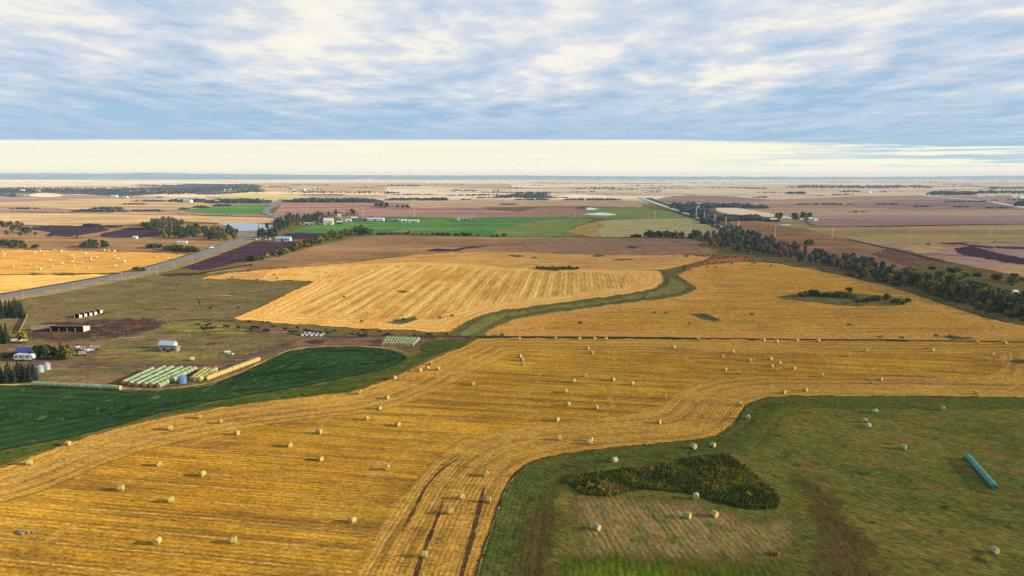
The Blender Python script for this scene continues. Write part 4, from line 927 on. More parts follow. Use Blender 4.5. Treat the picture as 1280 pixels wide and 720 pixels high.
# the marsh in the hay field: shrubs over a reed bed
reed_poly = [(709,604),(721,595),(760,590.5),(830,581),(870,573),(905,568),(927,581),(955,602),(976,626),(971,636),(940,638),(900,630),(860,618),(800,612.5),(762,622),(730,620)]
marsh_poly = [(710,604),(722,595),(760,591),(830,582),(870,574),(905,569),(926,582),(952,602),(966,618),(955,626),(920,625),(880,618),(840,613),(800,611),(762,620),(730,618)]
ml = {B_GREEN: 'dark green willow shrub in the marsh of the hay field', B_OLIVE: 'olive willow shrub in the marsh of the hay field', B_RUST: 'rusty autumn shrub in the marsh of the hay field', B_YEL: 'yellowing willow shrub in the marsh of the hay field'}
cluster([B_GREEN, B_OLIVE, B_YEL, B_RUST], [4, 3.5, 2.5, 1.2], marsh_poly, 78, (4, 9), ml, 'shrubs in the marsh', 1.0, False, 5)
def reeds():
    mb = MB()
    pl = np.array(reed_poly, float); lo = pl.min(0); hi = pl.max(0)
    k = 0
    while k < 16000:
        q = (random.uniform(lo[0], hi[0]), random.uniform(lo[1], hi[1]))
        if not inside(pl, [q])[0]: continue
        x, y, z = ground(*q)
        hh = random.uniform(.45, 1.15) * (0.6 + .8 * noise.noise(Vector((x * .12, y * .12, 3))) ** 2 + .2)
        a = random.uniform(0, 6.28); w_ = random.uniform(.05, .16)
        dx, dy = math.cos(a) * w_, math.sin(a) * w_; lx, ly = random.uniform(-.4, .4), random.uniform(-.4, .4)
        mi = 0 if noise.noise(Vector((x * .16, y * .16, 8))) + random.uniform(-.2, .2) > .12 and q[0] < 958 else (1 if noise.noise(Vector((x * .11, y * .11, 21))) + random.uniform(-.2, .2) > -.3 or q[0] > 958 else 2)
        mb.add([(x - dx, y - dy, z - .05), (x + dx, y + dy, z - .05), (x + lx + dx * .3, y + ly + dy * .3, z + hh), (x + lx - dx * .3, y + ly - dy * .3, z + hh)], [(0, 1, 2, 3)], mi)
        k += 1
    reed_y = leafmat('reeds_yellow_green', A(154, 146, 54), A(140, 138, 54), A(128, 128, 48)); reed_g = leafmat('reeds_green', A(84, 104, 46), A(76, 96, 44), A(90, 106, 46))
    o = mb.build('reed_bed', [reed_y, reed_g, LM['rust']])
    tag(o, 'mixed olive and rusty reeds and sedge filling the marsh', 'reeds', None, 'stuff')
reeds()

plant(B_RUST, 968, 695, 5, 'low rusty bush at the foot of the mown hay', None, 2.0, False)
line_cluster([B_GREEN, B_OLIVE], [1, 1], [(672,336.5),(690,336.2),(710,336.3),(722,336.2)], 22, .9, (2, 3.2), 'low green bush in the reedy hollow of the striped stubble', 'bushes in the reedy hollow', 1.6)
def rock_pile():
    root = empty('rock_pile'); place(root, 28, 668)
    mt = [plain('field_stone_grey', A(150, 140, 126), .9, 0, .2, .2, 1), plain('field_stone_white', A(226, 220, 208), .9, 0, .2, .1, 1)]
    for i in range(12):
        bm_ = bmesh.new(); bmesh.ops.create_icosphere(bm_, subdivisions=2, radius=1)
        s_ = random.uniform(.16, .42); dx, dy = random.gauss(0, 1.1), random.gauss(0, .5)
        for v in bm_.verts:
            v.co = v.co * (1 + .3 * noise.noise(v.co * 1.4 + Vector((i * 7, 0, 0)))) * s_
            v.co.z = v.co.z * .7 + s_ * .4; v.co.x += dx; v.co.y += dy
        me = bpy.data.meshes.new('stone'); bm_.to_mesh(me); bm_.free(); me.materials.append(mt[1 if i == 0 else 0])
        o = bpy.data.objects.new('stone', me); C.objects.link(o); o.parent = root
    tag(root, 'small pile of field stones with one white stone in the lower left stubble', 'rock pile')
rock_pile()
# ------------------------------------------------------------------ round bales
net = plain('net_wrap', A(202, 184, 104), 0.9, 0, 0.1, 0.4, 3.5, 0.6, 0.22)
net_green = plain('greenish_net_wrap', A(166, 184, 140), 0.8, 0, 0.15, 0.35, 3.0, 0.5, 0.15)
net_yellow = plain('yellowish_net_wrap', A(196, 186, 114), 0.8, 0, 0.15, 0.4, 3.0, 0.5, 0.2)
teal_wrap = plain('teal_plastic', A(62, 140, 128), 0.45, 0, 0.4, 0.4, 1.4, 0.4)
def straw_mat():
    m, t, out = newmat('straw_end')
    P = t.n('ShaderNodeTexCoord').outputs['Object']
    s = t.n('ShaderNodeSeparateXYZ', {0: P})
    r = t.math('SQRT', t.math('ADD', t.math('POWER', s.outputs[1], 2.0), t.math('POWER', t.math('SUBTRACT', s.outputs[2], .8), 2.0)))
    rings = t.math('SINE', t.math('ADD', t.math('MULTIPLY', r, 42.0), t.math('MULTIPLY', t.noise(P, 3.0, 3), 5.0)))
    c = t.mix(t.math('MULTIPLY', t.ss(rings, -.6, .8), .5), A(222, 184, 116), A(166, 128, 72))
    b = t.n('ShaderNodeBsdfDiffuse', {'Color': c}); t.t.links.new(b.outputs[0], out.inputs[0])
    return m
straw = straw_mat()
def bale_side(mb, r=.8, w_=1.5, mi=0, n=20):
    prof = [(r * .93, -w_ / 2), (r * .985, -w_ / 2 + .07), (r, -w_ * .2), (r * .99, 0), (r, w_ * .2), (r * .985, w_ / 2 - .07), (r * .93, w_ / 2)]
    v0 = len(mb.v)
    mb.lathe(prof, n, mi, 'X')
    for i in range(v0, len(mb.v)):
        x, y, z = mb.v[i]
        k = 1 + .06 * noise.noise(Vector((x * 1.6, y * 1.6, z * 1.6 + 7)))
        mb.v[i] = (x, y * k, max(z * k, -r * .9) + r * .9)
def bale_end(mb, sx, r=.8, w_=1.5, mi=0, n=20):
    vs = [(sx * (w_ / 2 + .012), 0, r * .9)]
    for q, off in ((.5, .02), (.925, 0)):
        for i in range(n):
            a = 2 * math.pi * i / n
            vs.append((sx * (w_ / 2 + off), r * q * math.cos(a), max(r * q * math.sin(a), -r * .9) + r * .9))
    fs = []
    for i in range(n):
        j = (i + 1) % n
        fs.append((0, 1 + i, 1 + j)); fs.append((1 + i, 1 + n + i, 1 + n + j, 1 + j))
    if sx < 0: fs = [f[::-1] for f in fs]
    mb.add(vs, fs, mi)
def bale_proto(wrap):
    root = empty('round_bale')
    a = MB(); bale_side(a); a.build('net_wrap', wrap, root, True)
    for s_ in (-1, 1):
        e = MB(); bale_end(e, s_); e.build('straw_end', straw, root)
    PROTO.append(root); return root
def bale_single(wrap):
    mb = MB(); bale_side(mb, n=14); bale_end(mb, 1, mi=1, n=14); bale_end(mb, -1, mi=1, n=14)
    o = mb.build('round_bale', [wrap, straw]); PROTO.append(o); return o
BP = bale_proto(net); BPG = bale_proto(net_green)
net_pale = plain('pale_net_wrap', A(238, 228, 190), 0.9, 0, 0.1, 0.2, 3.5, 0.3)
BS = bale_single(net_pale); BSG = bale_single(net_green); BSY = bale_single(net_yellow)

def bales(src, pts, phrase, group, k=1.0):
    pts = sorted(pts, key=lambda p: p[0])
    for i, (x, y) in enumerate(pts):
        o = copy_tree(src)
        base = y + .72 * pxm(y)
        place(o, x, base, random.choice([0.25, 0.5, -.3, 1.9, 2.3, .9, 1.4, -.7]) + random.uniform(-.25, .25), random.uniform(.76, .9) * k)
        tag(o, 'round bale ' + phrase.replace('#', ordinal(i, len(pts))), 'bale', group)
GS = 'round bales on the big stubble field'
bales(BP, [(249.5,521),(275,527),(213,535),(85,554),(37,578)], 'near the dark green crop border, # of five', GS)
bales(BP, [(450,490.5),(493,472),(525,463),(534,460.5),(538,454),(547.5,461)], 'along the green margin tip, # of six', GS)
bales(BP, [(484,496.5),(474,509.5),(458,523),(497.5,530),(399,539.5),(591,480),(296,541),(362.5,556),(401,573)], 'in the middle left of the big stubble, # of nine', GS)
bales(BP, [(199,579.5),(253,592.5),(151,610),(214,624.5),(484,584.5)], 'in the lower left stubble rows, # of five', GS)
bales(BP, [(197,676.5),(292,675),(441,650),(530,692.5)], 'nearest the camera on the stubble, # of four', GS)
bales(BP, [(607.5,592.5),(577,620.5),(610,624.5),(562.5,639)], 'on the stubble headland beside the hay field, # of four', GS)
bales(BP, [(707,489),(710,505),(745,509),(696,524),(831,496),(823,527),(698.5,547.5),(736,552.5),(738,549)], 'in the centre of the big stubble, # of nine', GS)
bales(BP, [(731.5,469),(717,476),(766,474),(790,479.5)], 'above the centre of the big stubble, # of four', GS)
bales(BP, [(649.5,445),(652,449.5),(653,455),(734,435.5),(739.5,441),(842,434)], 'in the upper middle of the big stubble, # of six', GS)
bales(BP, [(649,423.5),(694,422.8),(724,423),(743,422.2),(757.5,423.5),(873,424.5),(954,425),(970.5,426.5),(996,424.8),(1022.5,425.5),(1221,427.5),(1256,428.5)], 'along the dark fence line, # of twelve', GS)
bales(BP, [(903,445),(916,440),(936.5,450),(906,461.5),(923,466),(962.5,448),(974,453.5),(964,457),(992,460)], 'right of the middle of the big stubble, # of nine', GS)
bales(BP, [(1082,438),(1061,444),(1160,435),(1165.5,438),(1240,443),(1232.5,449)], 'in the upper right of the big stubble, # of six', GS)
bales(BP, [(1027,469.5),(1100,474),(1090,477.5),(979,490),(1006,487),(1219,491),(925,505)], 'just above the hay field border, # of seven', GS)
GH = 'round bales on the hay field'
bales(BPG, [(935,522),(1094,514),(1081,525.5),(1085,532),(1178.5,511)], 'pale green on the upper hay field, # of five', GH)
bales(BPG, [(768,575),(867,558),(891,556)], 'pale green behind the marsh, # of three', GH)
bales(BPG, [(869.5,620.5),(859,644.5),(893,642.5),(746,659)], 'pale green on the mown hay, # of four', GH)
bales(BPG, [(1128.5,559),(1243,687.5)], 'pale green out on the right of the hay field, # of two', GH)
lg = [(20,200),(48,222),(33,245),(355,207),(397,187),(437,215),(540,180),(613,192),(208,262),(303,325),(128,342),(368,355),(402,372),(505,287),(523,345),(627,318),(725,240),(738,265),(727,300),(738,335),(820,312),(857,215),(908,250),(905,275),(925,284),(970,257),(885,355),(1045,187),(1090,188),(1147,195),(1150,247),(1183,270),(1218,235),(1248,296),(1160,343)]
lg = [(x / 8, 290 + y / 8) for x, y in lg] + [(160 + 95 / 8, 290 + 218 / 8), (160 + 285 / 8, 290 + 248 / 8), (160 + 405 / 8, 290 + 265 / 8)]
up = [p for p in lg if p[1] < 319]; md = [p for p in lg if 319 <= p[1] < 326]; dn = [p for p in lg if p[1] >= 326]
for pts, ph in ((up, 'on the upper left golden field, #'), (md, 'in the middle of the left golden field, #'), (dn, 'below the track on the left golden field, #')):
    bales(BS, pts, ph, 'far bales on the left golden field', 1.3)
bales(BS, [(400 / 4 + 140 + .5, 448.7)], 'standing alone on the grass below the small barn', None)

# rows of bales in the farmyard
def row(src, p0, p1, n, phrase, group, rz=None, across=False, words=('near', 'far')):
    a, b = ground(*p0), ground(*p1)
    ang = math.atan2(b.y - a.y, b.x - a.x)
    for i in range(n):
        o = copy_tree(src)
        q = a.lerp(b, (i + .5) / n)
        L = (b - a).length / n
        if src is BSG: o.name = 'wrapped_bale'
        o.location = q + Vector((random.uniform(-.08, .08), random.uniform(-.08, .08), 0))
        o.rotation_euler = (0, 0, ang + (math.pi / 2 if across else 0) + random.uniform(-.07, .07))
        o.scale = (L / 1.5 * .92 if not across else 1.0, 1.04, random.uniform(.98, 1.05))
        k = min(i, n - 1 - i)
        w_ = words[0] if i <= n - 1 - i else words[1]
        nth = ['end', 'second', 'third', 'fourth', 'fifth', 'sixth', 'seventh', 'eighth', 'ninth', 'tenth', 'eleventh', 'twelfth', 'thirteenth'][k]
        tag(o, (f'bale at the {w_} end of ' if k == 0 else f'{nth} bale from the {w_} end of ') + phrase, 'bale', group)
ends = [((154.5,481.5),(192,464)), ((162,483),(206.5,462)), ((171,484.2),(216.5,462)), ((180.5,484.8),(227.5,462.6)), ((189,485),(238,462.8)), ((197.5,486.2),(244.5,463.6))]
names = ['the leftmost of six green bale rows', 'the second of six green bale rows', 'the third of six green bale rows', 'the fourth of six green bale rows', 'the fifth of six green bale rows', 'the rightmost of six green bale rows']
for (p0, p1), nm in zip(ends, names):
    row(BSG, p0, p1, 11, nm, 'six parallel bale rows')
row(BSG, (40.5,483), (151,488), 20, 'the long low bale row beside the dark crop', 'long bale row by the crop', words=('left', 'right'))
bales(BSG, [(45,480.5),(48.5,479.8)], 'stacked behind the left end of the long bale row, # of two', None)
for (p0, p1), nm in zip([((239,477),(257,464.5)), ((244,477.8),(263,465)), ((249,478),(270,464.5))], ['the first yellowish bale row beside the blue tank', 'the second yellowish bale row beside the blue tank', 'the third yellowish bale row beside the blue tank']):
    row(BSY, p0, p1, 6, nm, 'yellowish bale rows')
row(BSY, (257,476), (324,451), 22, 'the sunlit line of side by side bales', 'sunlit bale line', across=True, words=('left', 'right'))
row(BSY, (261,472.5), (271,468.6), 3, 'the short line behind the sunlit bale line', 'short bale line', across=True, words=('left', 'right'))
# the big block of bales by the feeding ground
rows5 = [('front', 433.2, 477, 517), ('second', 431.2, 478.5, 519.5), ('third', 429.4, 479.5, 521.5), ('fourth', 427.7, 480.5, 523), ('back', 426.2, 481.5, 524.5)]
for nm, y, xa, xb in rows5:
    row(BSG, (xa, y - .6), (xb, y + .4), 11, f'the {nm} row of the square bale block', 'square bale block', across=True, words=('left', 'right'))

# the teal plastic bale tube in the hay field
def bale_tube():
    a = ground(1208, 573.5); b = ground(1243, 613.5)
    L = (b - a).length; n = int(round(L / 1.45))
    root = empty('wrapped_bale_tube'); root.location = a
    root.rotation_euler = (0, 0, math.atan2(b.y - a.y, b.x - a.x))
    mb = MB(); r = .76; prof = [(.02, -.12), (r * .55, -.1), (r * .9, 0)]
    for i in range(n):
        for k, f in ((.06, .9), (.25, .985), (.5, 1.0), (.75, .985), (.94, .9)): prof.append((r * f, (i + k) * L / n))
    prof += [(r * .9, L)]
    mb.lathe(prof, 22, 0, 'X')
    mb.v = [(x, y, max(z, -r * .88) + r * .88) for x, y, z in mb.v]
    mb.build('plastic_wrap', teal_wrap, root, True)
    e = MB(); vs = [(L + .02, 0, r * .88)] + [(L, r * .9 * math.cos(6.2832 * i / 22), max(r * .9 * math.sin(6.2832 * i / 22), -r * .88) + r * .88) for i in range(22)]
    e.add(vs, [(0, 1 + i, 1 + (i + 1) % 22) for i in range(22)]); e.build('end_cap', teal_wrap, root)
    tag(root, 'long tube of hay bales wrapped in teal plastic at the lower right', 'bale tube')
bale_tube()

# ------------------------------------------------------------------ cattle
def cow_mesh():
    P_ = [(-.85, 0, 1.12), (-.35, 0, 1.1), (.3, 0, 1.08), (.78, 0, 1.16), (1.08, 0, 1.12), (1.32, 0, .98), (1.52, 0, .84),
          (-.9, 0, .8), (-.97, 0, .45)]
    Rr = [(.34, .36), (.42, .43), (.43, .45), (.36, .4), (.2, .26), (.15, .18), (.09, .1), (.04, .04), (.05, .05)]
    E = [(0, 1), (1, 2), (2, 3), (3, 4), (4, 5), (5, 6), (0, 7), (7, 8)]
    for (j, x, ys) in ((0, -.8, .2), (0, -.8, -.2), (3, .66, .18), (3, .66, -.18)):
        b = len(P_)
        P_ += [(x, ys, .72), (x + (-.08 if x < 0 else .03), ys, .4), (x, ys, .02)]; Rr += [(.17, .15), (.075, .08), (.07, .08)]
        E += [(j, b), (b, b + 1), (b + 1, b + 2)]
    for ys in (.17, -.17):
        b = len(P_); P_.append((1.24, ys * 1.2, 1.08)); Rr.append((.045, .03)); E.append((5, b))
    me = bpy.data.meshes.new('cow'); me.from_pydata(P_, E, []); me.update()
    o = bpy.data.objects.new('cow', me); C.objects.link(o)
    o.modifiers.new('s', 'SKIN'); o.modifiers.new('u', 'SUBSURF').levels = 1
    for i, rr in enumerate(Rr): me.skin_vertices[0].data[i].radius = rr
    me.skin_vertices[0].data[1].use_root = True
    dg = bpy.context.evaluated_depsgraph_get()
    m2 = bpy.data.meshes.new_from_object(o.evaluated_get(dg))
    bpy.data.objects.remove(o); bpy.data.meshes.remove(me)
    m2.name = 'cow'
    return m2
hide_black = plain('black_hide', A(40, 34, 36), 0.7, 0, 0.2, 0.2, 2)
hide_brown = plain('brown_hide', A(96, 58, 42), 0.7, 0, 0.2, 0.2, 2)
hide_white = plain('white_hide', A(226, 218, 206), 0.7, 0, 0.2, 0.1, 2)
cm = cow_mesh()
CM = {}
for nm, mt in (('black', hide_black), ('reddish brown', hide_brown), ('white', hide_white)):
    m_ = cm.copy(); m_.materials.clear(); m_.materials.append(mt); CM[nm] = m_
def herd(pts, phrase, group, colours=None, k=1.0):
    pts = sorted(pts)
    for i, (x, y) in enumerate(pts):
        cl = (colours or {}).get(i) or random.choices(['black', 'reddish brown'], [5, 1])[0]
        o = bpy.data.objects.new('cow', CM[cl]); C.objects.link(o)
        place(o, x, y + .55 * pxm(y), random.choice([0, math.pi]) + random.uniform(-.6, .6), random.uniform(.78, .96) * k)
        tag(o, f'{cl} cow ' + phrase.replace('#', ordinal(i, len(pts))), 'cow', group)
def z8(x0, y0, L, s=8): return [(x0 + x / s, y0 + y / s) for x, y in L]
herd(z8(160, 370, [(700,295),(740,320),(785,305),(820,290),(760,340),(787,328),(830,325),(845,322),(868,320),(838,255)]), 'at the feed trough left in the pasture, #', 'cows at the trough', None)
herd(z8(160, 370, [(970,310),(1003,310),(1105,322),(1210,265),(1250,312),(1235,345),(1275,318)]) + z8(280, 380, [(145,240),(245,185)]), 'left of centre in the pasture, #', 'cows in the pasture')
herd(z8(280, 380, [(290,235),(320,238),(345,250),(272,265),(380,190),(437,187),(492,236),(405,272),(430,268),(440,275)]), 'in the middle of the pasture, #', 'cows in the pasture')
herd(z8(280, 380, [(615,258),(660,287),(685,290),(735,245),(720,285),(815,265),(850,275),(880,282),(965,290),(1022,272),(1110,272),(1045,297),(912,284)]), 'around the white hutches, #', 'cows around the hutches')
herd(z8(420, 380, [(262,265),(292,265),(160,305),(225,305),(240,325),(265,325),(290,325),(300,308),(435,283)]), 'on the feeding ground, #', 'cows on the feeding ground')
herd(z8(420, 380, [(487,322),(510,312),(533,305),(785,325),(915,302),(930,308),(943,320),(970,343),(1105,310)]), 'behind the square bale block, #', 'cows behind the bale block')
herd(z8(420, 380, [(677,158),(255,178),(1038,142),(1160,125)]) + [(430,371.8)], 'grazing the striped stubble, #', 'cows on the striped stubble')
herd(z8(640, 360, [(340,178),(712,126),(770,127),(889,179),(1198,136),(35,118)], 4) + z8(960, 360, [(405,187),(557,248),(668,253),(840,243),(908,244)], 4), 'grazing the orange stubble, #', 'cows on the orange stubble')
far = z8(840, 290, [(122,355),(122,372),(182,382),(288,312),(350,350),(352,300),(365,322),(413,320),(448,305),(470,270),(490,275),(503,308),(515,308),(433,357),(530,262),(560,258),(575,298),(600,255),(633,258),(598,322),(720,285),(800,325),(826,315),(905,300),(942,307),(990,340)])
herd([p for p in far if p[0] < 893], 'on the left of the far red-brown ground, #', 'cows on the red-brown ground')
herd([p for p in far if p[0] >= 893], 'on the right of the far red-brown ground, #', 'cows on the red-brown ground')
herd(z8(320, 200, [(145,540),(92,577),(105,592)], 4) + z8(160, 290, [(1040,460),(1200,393),(1228,342)]) + z8(160, 370, [(825,127),(1102,120)]), 'at the upper edge of the pasture, #', 'cows at the pasture edge')

# ------------------------------------------------------------------ buildings and farm equipment
white = plain('white_paint', A(236, 236, 232), 0.6, 0, 0.3, 0.06, .4)
cream = plain('cream_siding', A(236, 216, 180), 0.7, 0, 0.2, 0.08, .4)
palebl = plain('pale_blue_metal', A(176, 208, 226), 0.45, 0, 0.4, 0.08, .4)
greyw = plain('grey_boards', A(168, 154, 134), 0.9, 0, 0.1, 0.3, .8)
brownw = plain('brown_boards', A(104, 76, 62), 0.9, 0, 0.1, 0.3, .8)
redw = plain('barn_red', A(132, 58, 48), 0.8, 0, 0.2, 0.15, .6)
rgrey = plain('grey_roofing', A(150, 150, 156), 0.6, 0, 0.3, 0.1, .5)
rwhite = plain('pale_metal_roof', A(228, 230, 232), 0.4, 0, 0.4, 0.06, .4)
rblue = plain('blue_tarp', A(44, 78, 148), 0.5, 0, 0.4, 0.15, .8)
rdark = plain('dark_shingles', A(78, 72, 76), 0.9, 0, 0.1, 0.15, .8)
steel = plain('galvanised_steel', A(186, 192, 200), 0.45, 0.3, 0.5, 0.1, 1.2)
bluest = plain('blue_steel', A(96, 140, 190), 0.45, 0.1, 0.5, 0.1, 1.2)
blackp = plain('black_rubber', A(36, 34, 36), 0.7, 0, 0.3, 0.15, 1)
glass = plain('dark_window_glass', A(40, 48, 58), 0.15, 0, 0.6, 0.1, 1)
pole_w = plain('pale_weathered_pole', A(214, 204, 190), 0.8, 0, 0.2, 0.1, 1)
door_m = plain('dark_door', A(70, 66, 66), 0.7, 0, 0.2, 0.1, 1)

def house(name, px, py, w_, d, h, rz, wall, roof, label, cat, rise=1.6, windows=2, group=None, mono=False, door=True, openfront=False):
    """w_ along local X; the front (towards -Y) carries door and windows"""
    root = empty(name); place(root, px, py, rz)
    X, Y = w_ / 2, d / 2
    b = MB()
    if mono:
        h2 = h + rise
        vs = [(-X, -Y, -.3), (X, -Y, -.3), (X, Y, -.3), (-X, Y, -.3), (-X, -Y, h2), (X, -Y, h2), (X, Y, h), (-X, Y, h)]
        fs = [(2, 3, 7, 6), (3, 0, 4, 7), (1, 2, 6, 5)]
        if not openfront: fs.append((0, 1, 5, 4))
        b.add(vs, fs)
        rf = MB(); o_ = .35; th = .14
        s = rise / d
        q = [(-X - o_, -Y - o_, h2 + s * o_ + .02), (X + o_, -Y - o_, h2 + s * o_ + .02), (X + o_, Y + o_, h - s * o_ + .02), (-X - o_, Y + o_, h - s * o_ + .02)]
        rf.add(q + [(x, y, z + th) for x, y, z in q], [(3, 2, 1, 0), (4, 5, 6, 7), (0, 1, 5, 4), (1, 2, 6, 5), (2, 3, 7, 6), (3, 0, 4, 7)])
    else:
        vs = [(-X, -Y, -.3), (X, -Y, -.3), (X, Y, -.3), (-X, Y, -.3), (-X, -Y, h), (X, -Y, h), (X, Y, h), (-X, Y, h), (-X, 0, h + rise), (X, 0, h + rise)]
        b.add(vs, [(0, 1, 5, 4), (2, 3, 7, 6), (1, 2, 6, 9, 5), (3, 0, 4, 8, 7)])
        rf = MB(); o_ = .3; th = .14; s = rise / Y
        for sg in (-1, 1):
            q = [(-X - o_, sg * (Y + o_), h - s * o_ + .02), (X + o_, sg * (Y + o_), h - s * o_ + .02), (X + o_, 0, h + rise + .02), (-X - o_, 0, h + rise + .02)]
            if sg > 0: q = [q[1], q[0], q[3], q[2]]
            rf.add(q + [(x, y, z + th) for x, y, z in q], [(3, 2, 1, 0), (4, 5, 6, 7), (0, 1, 5, 4), (1, 2, 6, 5), (2, 3, 7, 6), (3, 0, 4, 7)])
    b.build('wall', wall, root); rf.build('roof', roof, root)
    if door and not openfront:
        dm = MB(); dw = min(2.6, w_ * .22); dm.box(-dw / 2, dw / 2, -Y - .06, -Y + .02, -.1, min(h * .75, 2.6)); dm.build('door', door_m, root)
    for k in range(windows):
        xw = -X + w_ * (k + .5) / windows
        if door and abs(xw) < 1.6: xw += 2.0
        wm = MB(); wm.box(xw - .6, xw + .6, -Y - .05, -Y + .02, h * .42, h * .42 + 1.0); wm.build('window', glass, root)
    if openfront:
        pm = MB(); n = max(3, int(w_ / 3.6))
        for k in range(n + 1):
            x = -X + w_ * k / n
            q = MB(); q.box(x - .1, x + .1, -Y, -Y + .2, -.3, h + rise - .05); q.build('post', greyw, root)
    tag(root, label, cat, group)
    return root
GF = 'buildings of the white farm'
house('farmhouse', 411, 281, 13, 9, 6.5, .1, cream, rwhite, 'tall pale farmhouse, biggest of the white farm', 'house', 3.2, 3, GF)
house('farm_shed', 402, 279, 6, 6, 6, 0, palebl, rwhite, 'pale blue shed left of the tall farmhouse', 'shed', 1.8, 1, GF)
house('farm_shed', 385, 281, 20, 7, 2.4, .03, white, rwhite, 'long low white shed at the left of the white farm', 'shed', 1.3, 3, GF)
house('farm_shed', 425, 280, 9, 6, 2.8, -.05, redw, rwhite, 'small red shed right of the tall farmhouse', 'shed', 1.5, 1, GF)
house('farm_shed', 430, 277.5, 8, 7, 4.4, .1, palebl, rgrey, 'blue-grey shed behind the red shed', 'shed', 2, 1, GF)
house('farm_shed', 424, 272.5, 5, 4, 5.6, .1, white, rwhite, 'white tower-like shed among the dark trees', 'shed', 1.6, 1, GF)
house('farm_shed', 436, 277, 8, 6, 2.8, .1, white, rwhite, 'white shed with bright roof in the middle of the farm', 'shed', 1.6, 1, GF)
house('farm_shed', 443, 275, 10, 7, 3.2, .1, redw, rwhite, 'red-walled shed near the shelter row', 'shed', 1.8, 1, GF)
house('farm_shed', 457, 275.5, 11, 7, 3.0, 0, greyw, rgrey, 'grey shed in the gap of the white farm', 'shed', 1.6, 1, GF)
house('farm_shed', 470, 276, 26, 10, 3.0, -.02, white, rwhite, 'longest white barn right of the farmhouse', 'barn', 1.7, 4, GF)
house('farm_shed', 464, 274.6, 8, 7, 3.4, 0, brownw, rdark, 'dark brown shed behind the longest white barn', 'shed', 1.6, 1, GF)
house('farm_shed', 494, 276.5, 14, 8, 2.4, 0, greyw, rgrey, 'low grey shed right of the longest white barn', 'shed', 1.2, 2, GF)
house('farm_shed', 505, 278, 9, 7, 3.0, 0, white, rwhite, 'white shed left of the last white barn', 'shed', 1.6, 1, GF)
house('farm_shed', 517, 278, 16, 7, 2.6, 0, white, rwhite, 'last white barn at the right of the farm row', 'barn', 1.4, 3, GF)
house('farm_shed', 581, 275.6, 22, 10, 2.8, .02, greyw, rgrey, 'grey barn alone on the green crop', 'barn', 1.6, 3, GF)
house('farm_shed', 573, 276.2, 4, 4, 2.6, 0, white, rwhite, 'small white hut left of the lone grey barn', 'hut', 1, 1, GF)
GR = 'houses at the highway grove'
house('house', 323, 300, 5, 4.5, 2.8, .2, white, rdark, 'left small white house under the highway grove', 'house', 1.5, 1, GR)
house('house', 329.5, 299.8, 6, 4.5, 3.2, -.1, white, rdark, 'middle small white house under the highway grove', 'house', 1.8, 1, GR)
house('house', 335.5, 300, 5, 4.5, 2.4, .1, white, rdark, 'right small white house under the highway grove', 'house', 1.4, 1, GR)
house('farm_shed', 354.5, 301.2, 16, 8, 3.2, 0, palebl, palebl, 'long pale blue barn beside the highway grove', 'barn', 1.6, 2, GR)
GQ = 'buildings of the right-hand farm'
house('farm_shed', 966, 276.3, 11, 8, 2.6, .1, white, rwhite, 'white low shed at the left of the right-hand farm', 'shed', 1.6, 2, GQ)
house('farm_shed', 979, 275.6, 6, 6, 3.2, 0, palebl, palebl, 'pale blue shed between the right-hand farm trees', 'shed', 1.6, 1, GQ)
house('farm_shed', 986, 275.6, 7, 6, 3.2, 0, palebl, palebl, 'second pale blue shed left of the big dark trees', 'shed', 1.6, 1, GQ)
house('farm_shed', 1001.5, 276, 6, 5, 2.4, 0, palebl, rwhite, 'small pale hut before the big dark trees', 'hut', 1.2, 1, GQ)
house('farmhouse', 1013, 276.4, 6, 6, 3.8, 0, palebl, rwhite, 'pale blue farmhouse right of the big dark trees', 'house', 2, 1, GQ)
house('farm_shed', 1019.5, 276.2, 5, 5, 2.4, .2, white, rwhite, 'white hut at the right end of the right-hand farm', 'hut', 1.2, 1, GQ)
house('farm_shed', 982, 282, 12, 4, 1.0, 0, white, rwhite, 'low white shelter below the right-hand farm', 'shelter', .5, 0, GQ, door=False)
house('house', 890, 257.8, 8, 7, 3.5, 0, white, rwhite, 'white house in the long grove by the gravel road', 'house', 2, 1)
house('house', 911, 257.6, 16, 9, 3.0, 0, greyw, rwhite, 'pale barn at the right of the long grove', 'barn', 1.8, 2)
house('house', 872.5, 260.2, 5, 5, 3, 0, white, rwhite, 'small white house at the left of the long grove', 'house', 1.6, 1)
house('pump_house', 169.5, 298.6, 4, 4, 2.0, .1, white, rwhite, 'tiny white hut on the brown pasture', 'hut', 1, 0)
house('livestock_shelter', 228, 304, 10, 4, 1.2, .05, white, rwhite, 'low white shelter before the roadside wood', 'shelter', .6, 0, door=False)
house('hut', 1268, 369, 2.6, 2.4, 2.0, .1, white, rwhite, 'small white hut among the belt trees at the right', 'hut', .9, 0)

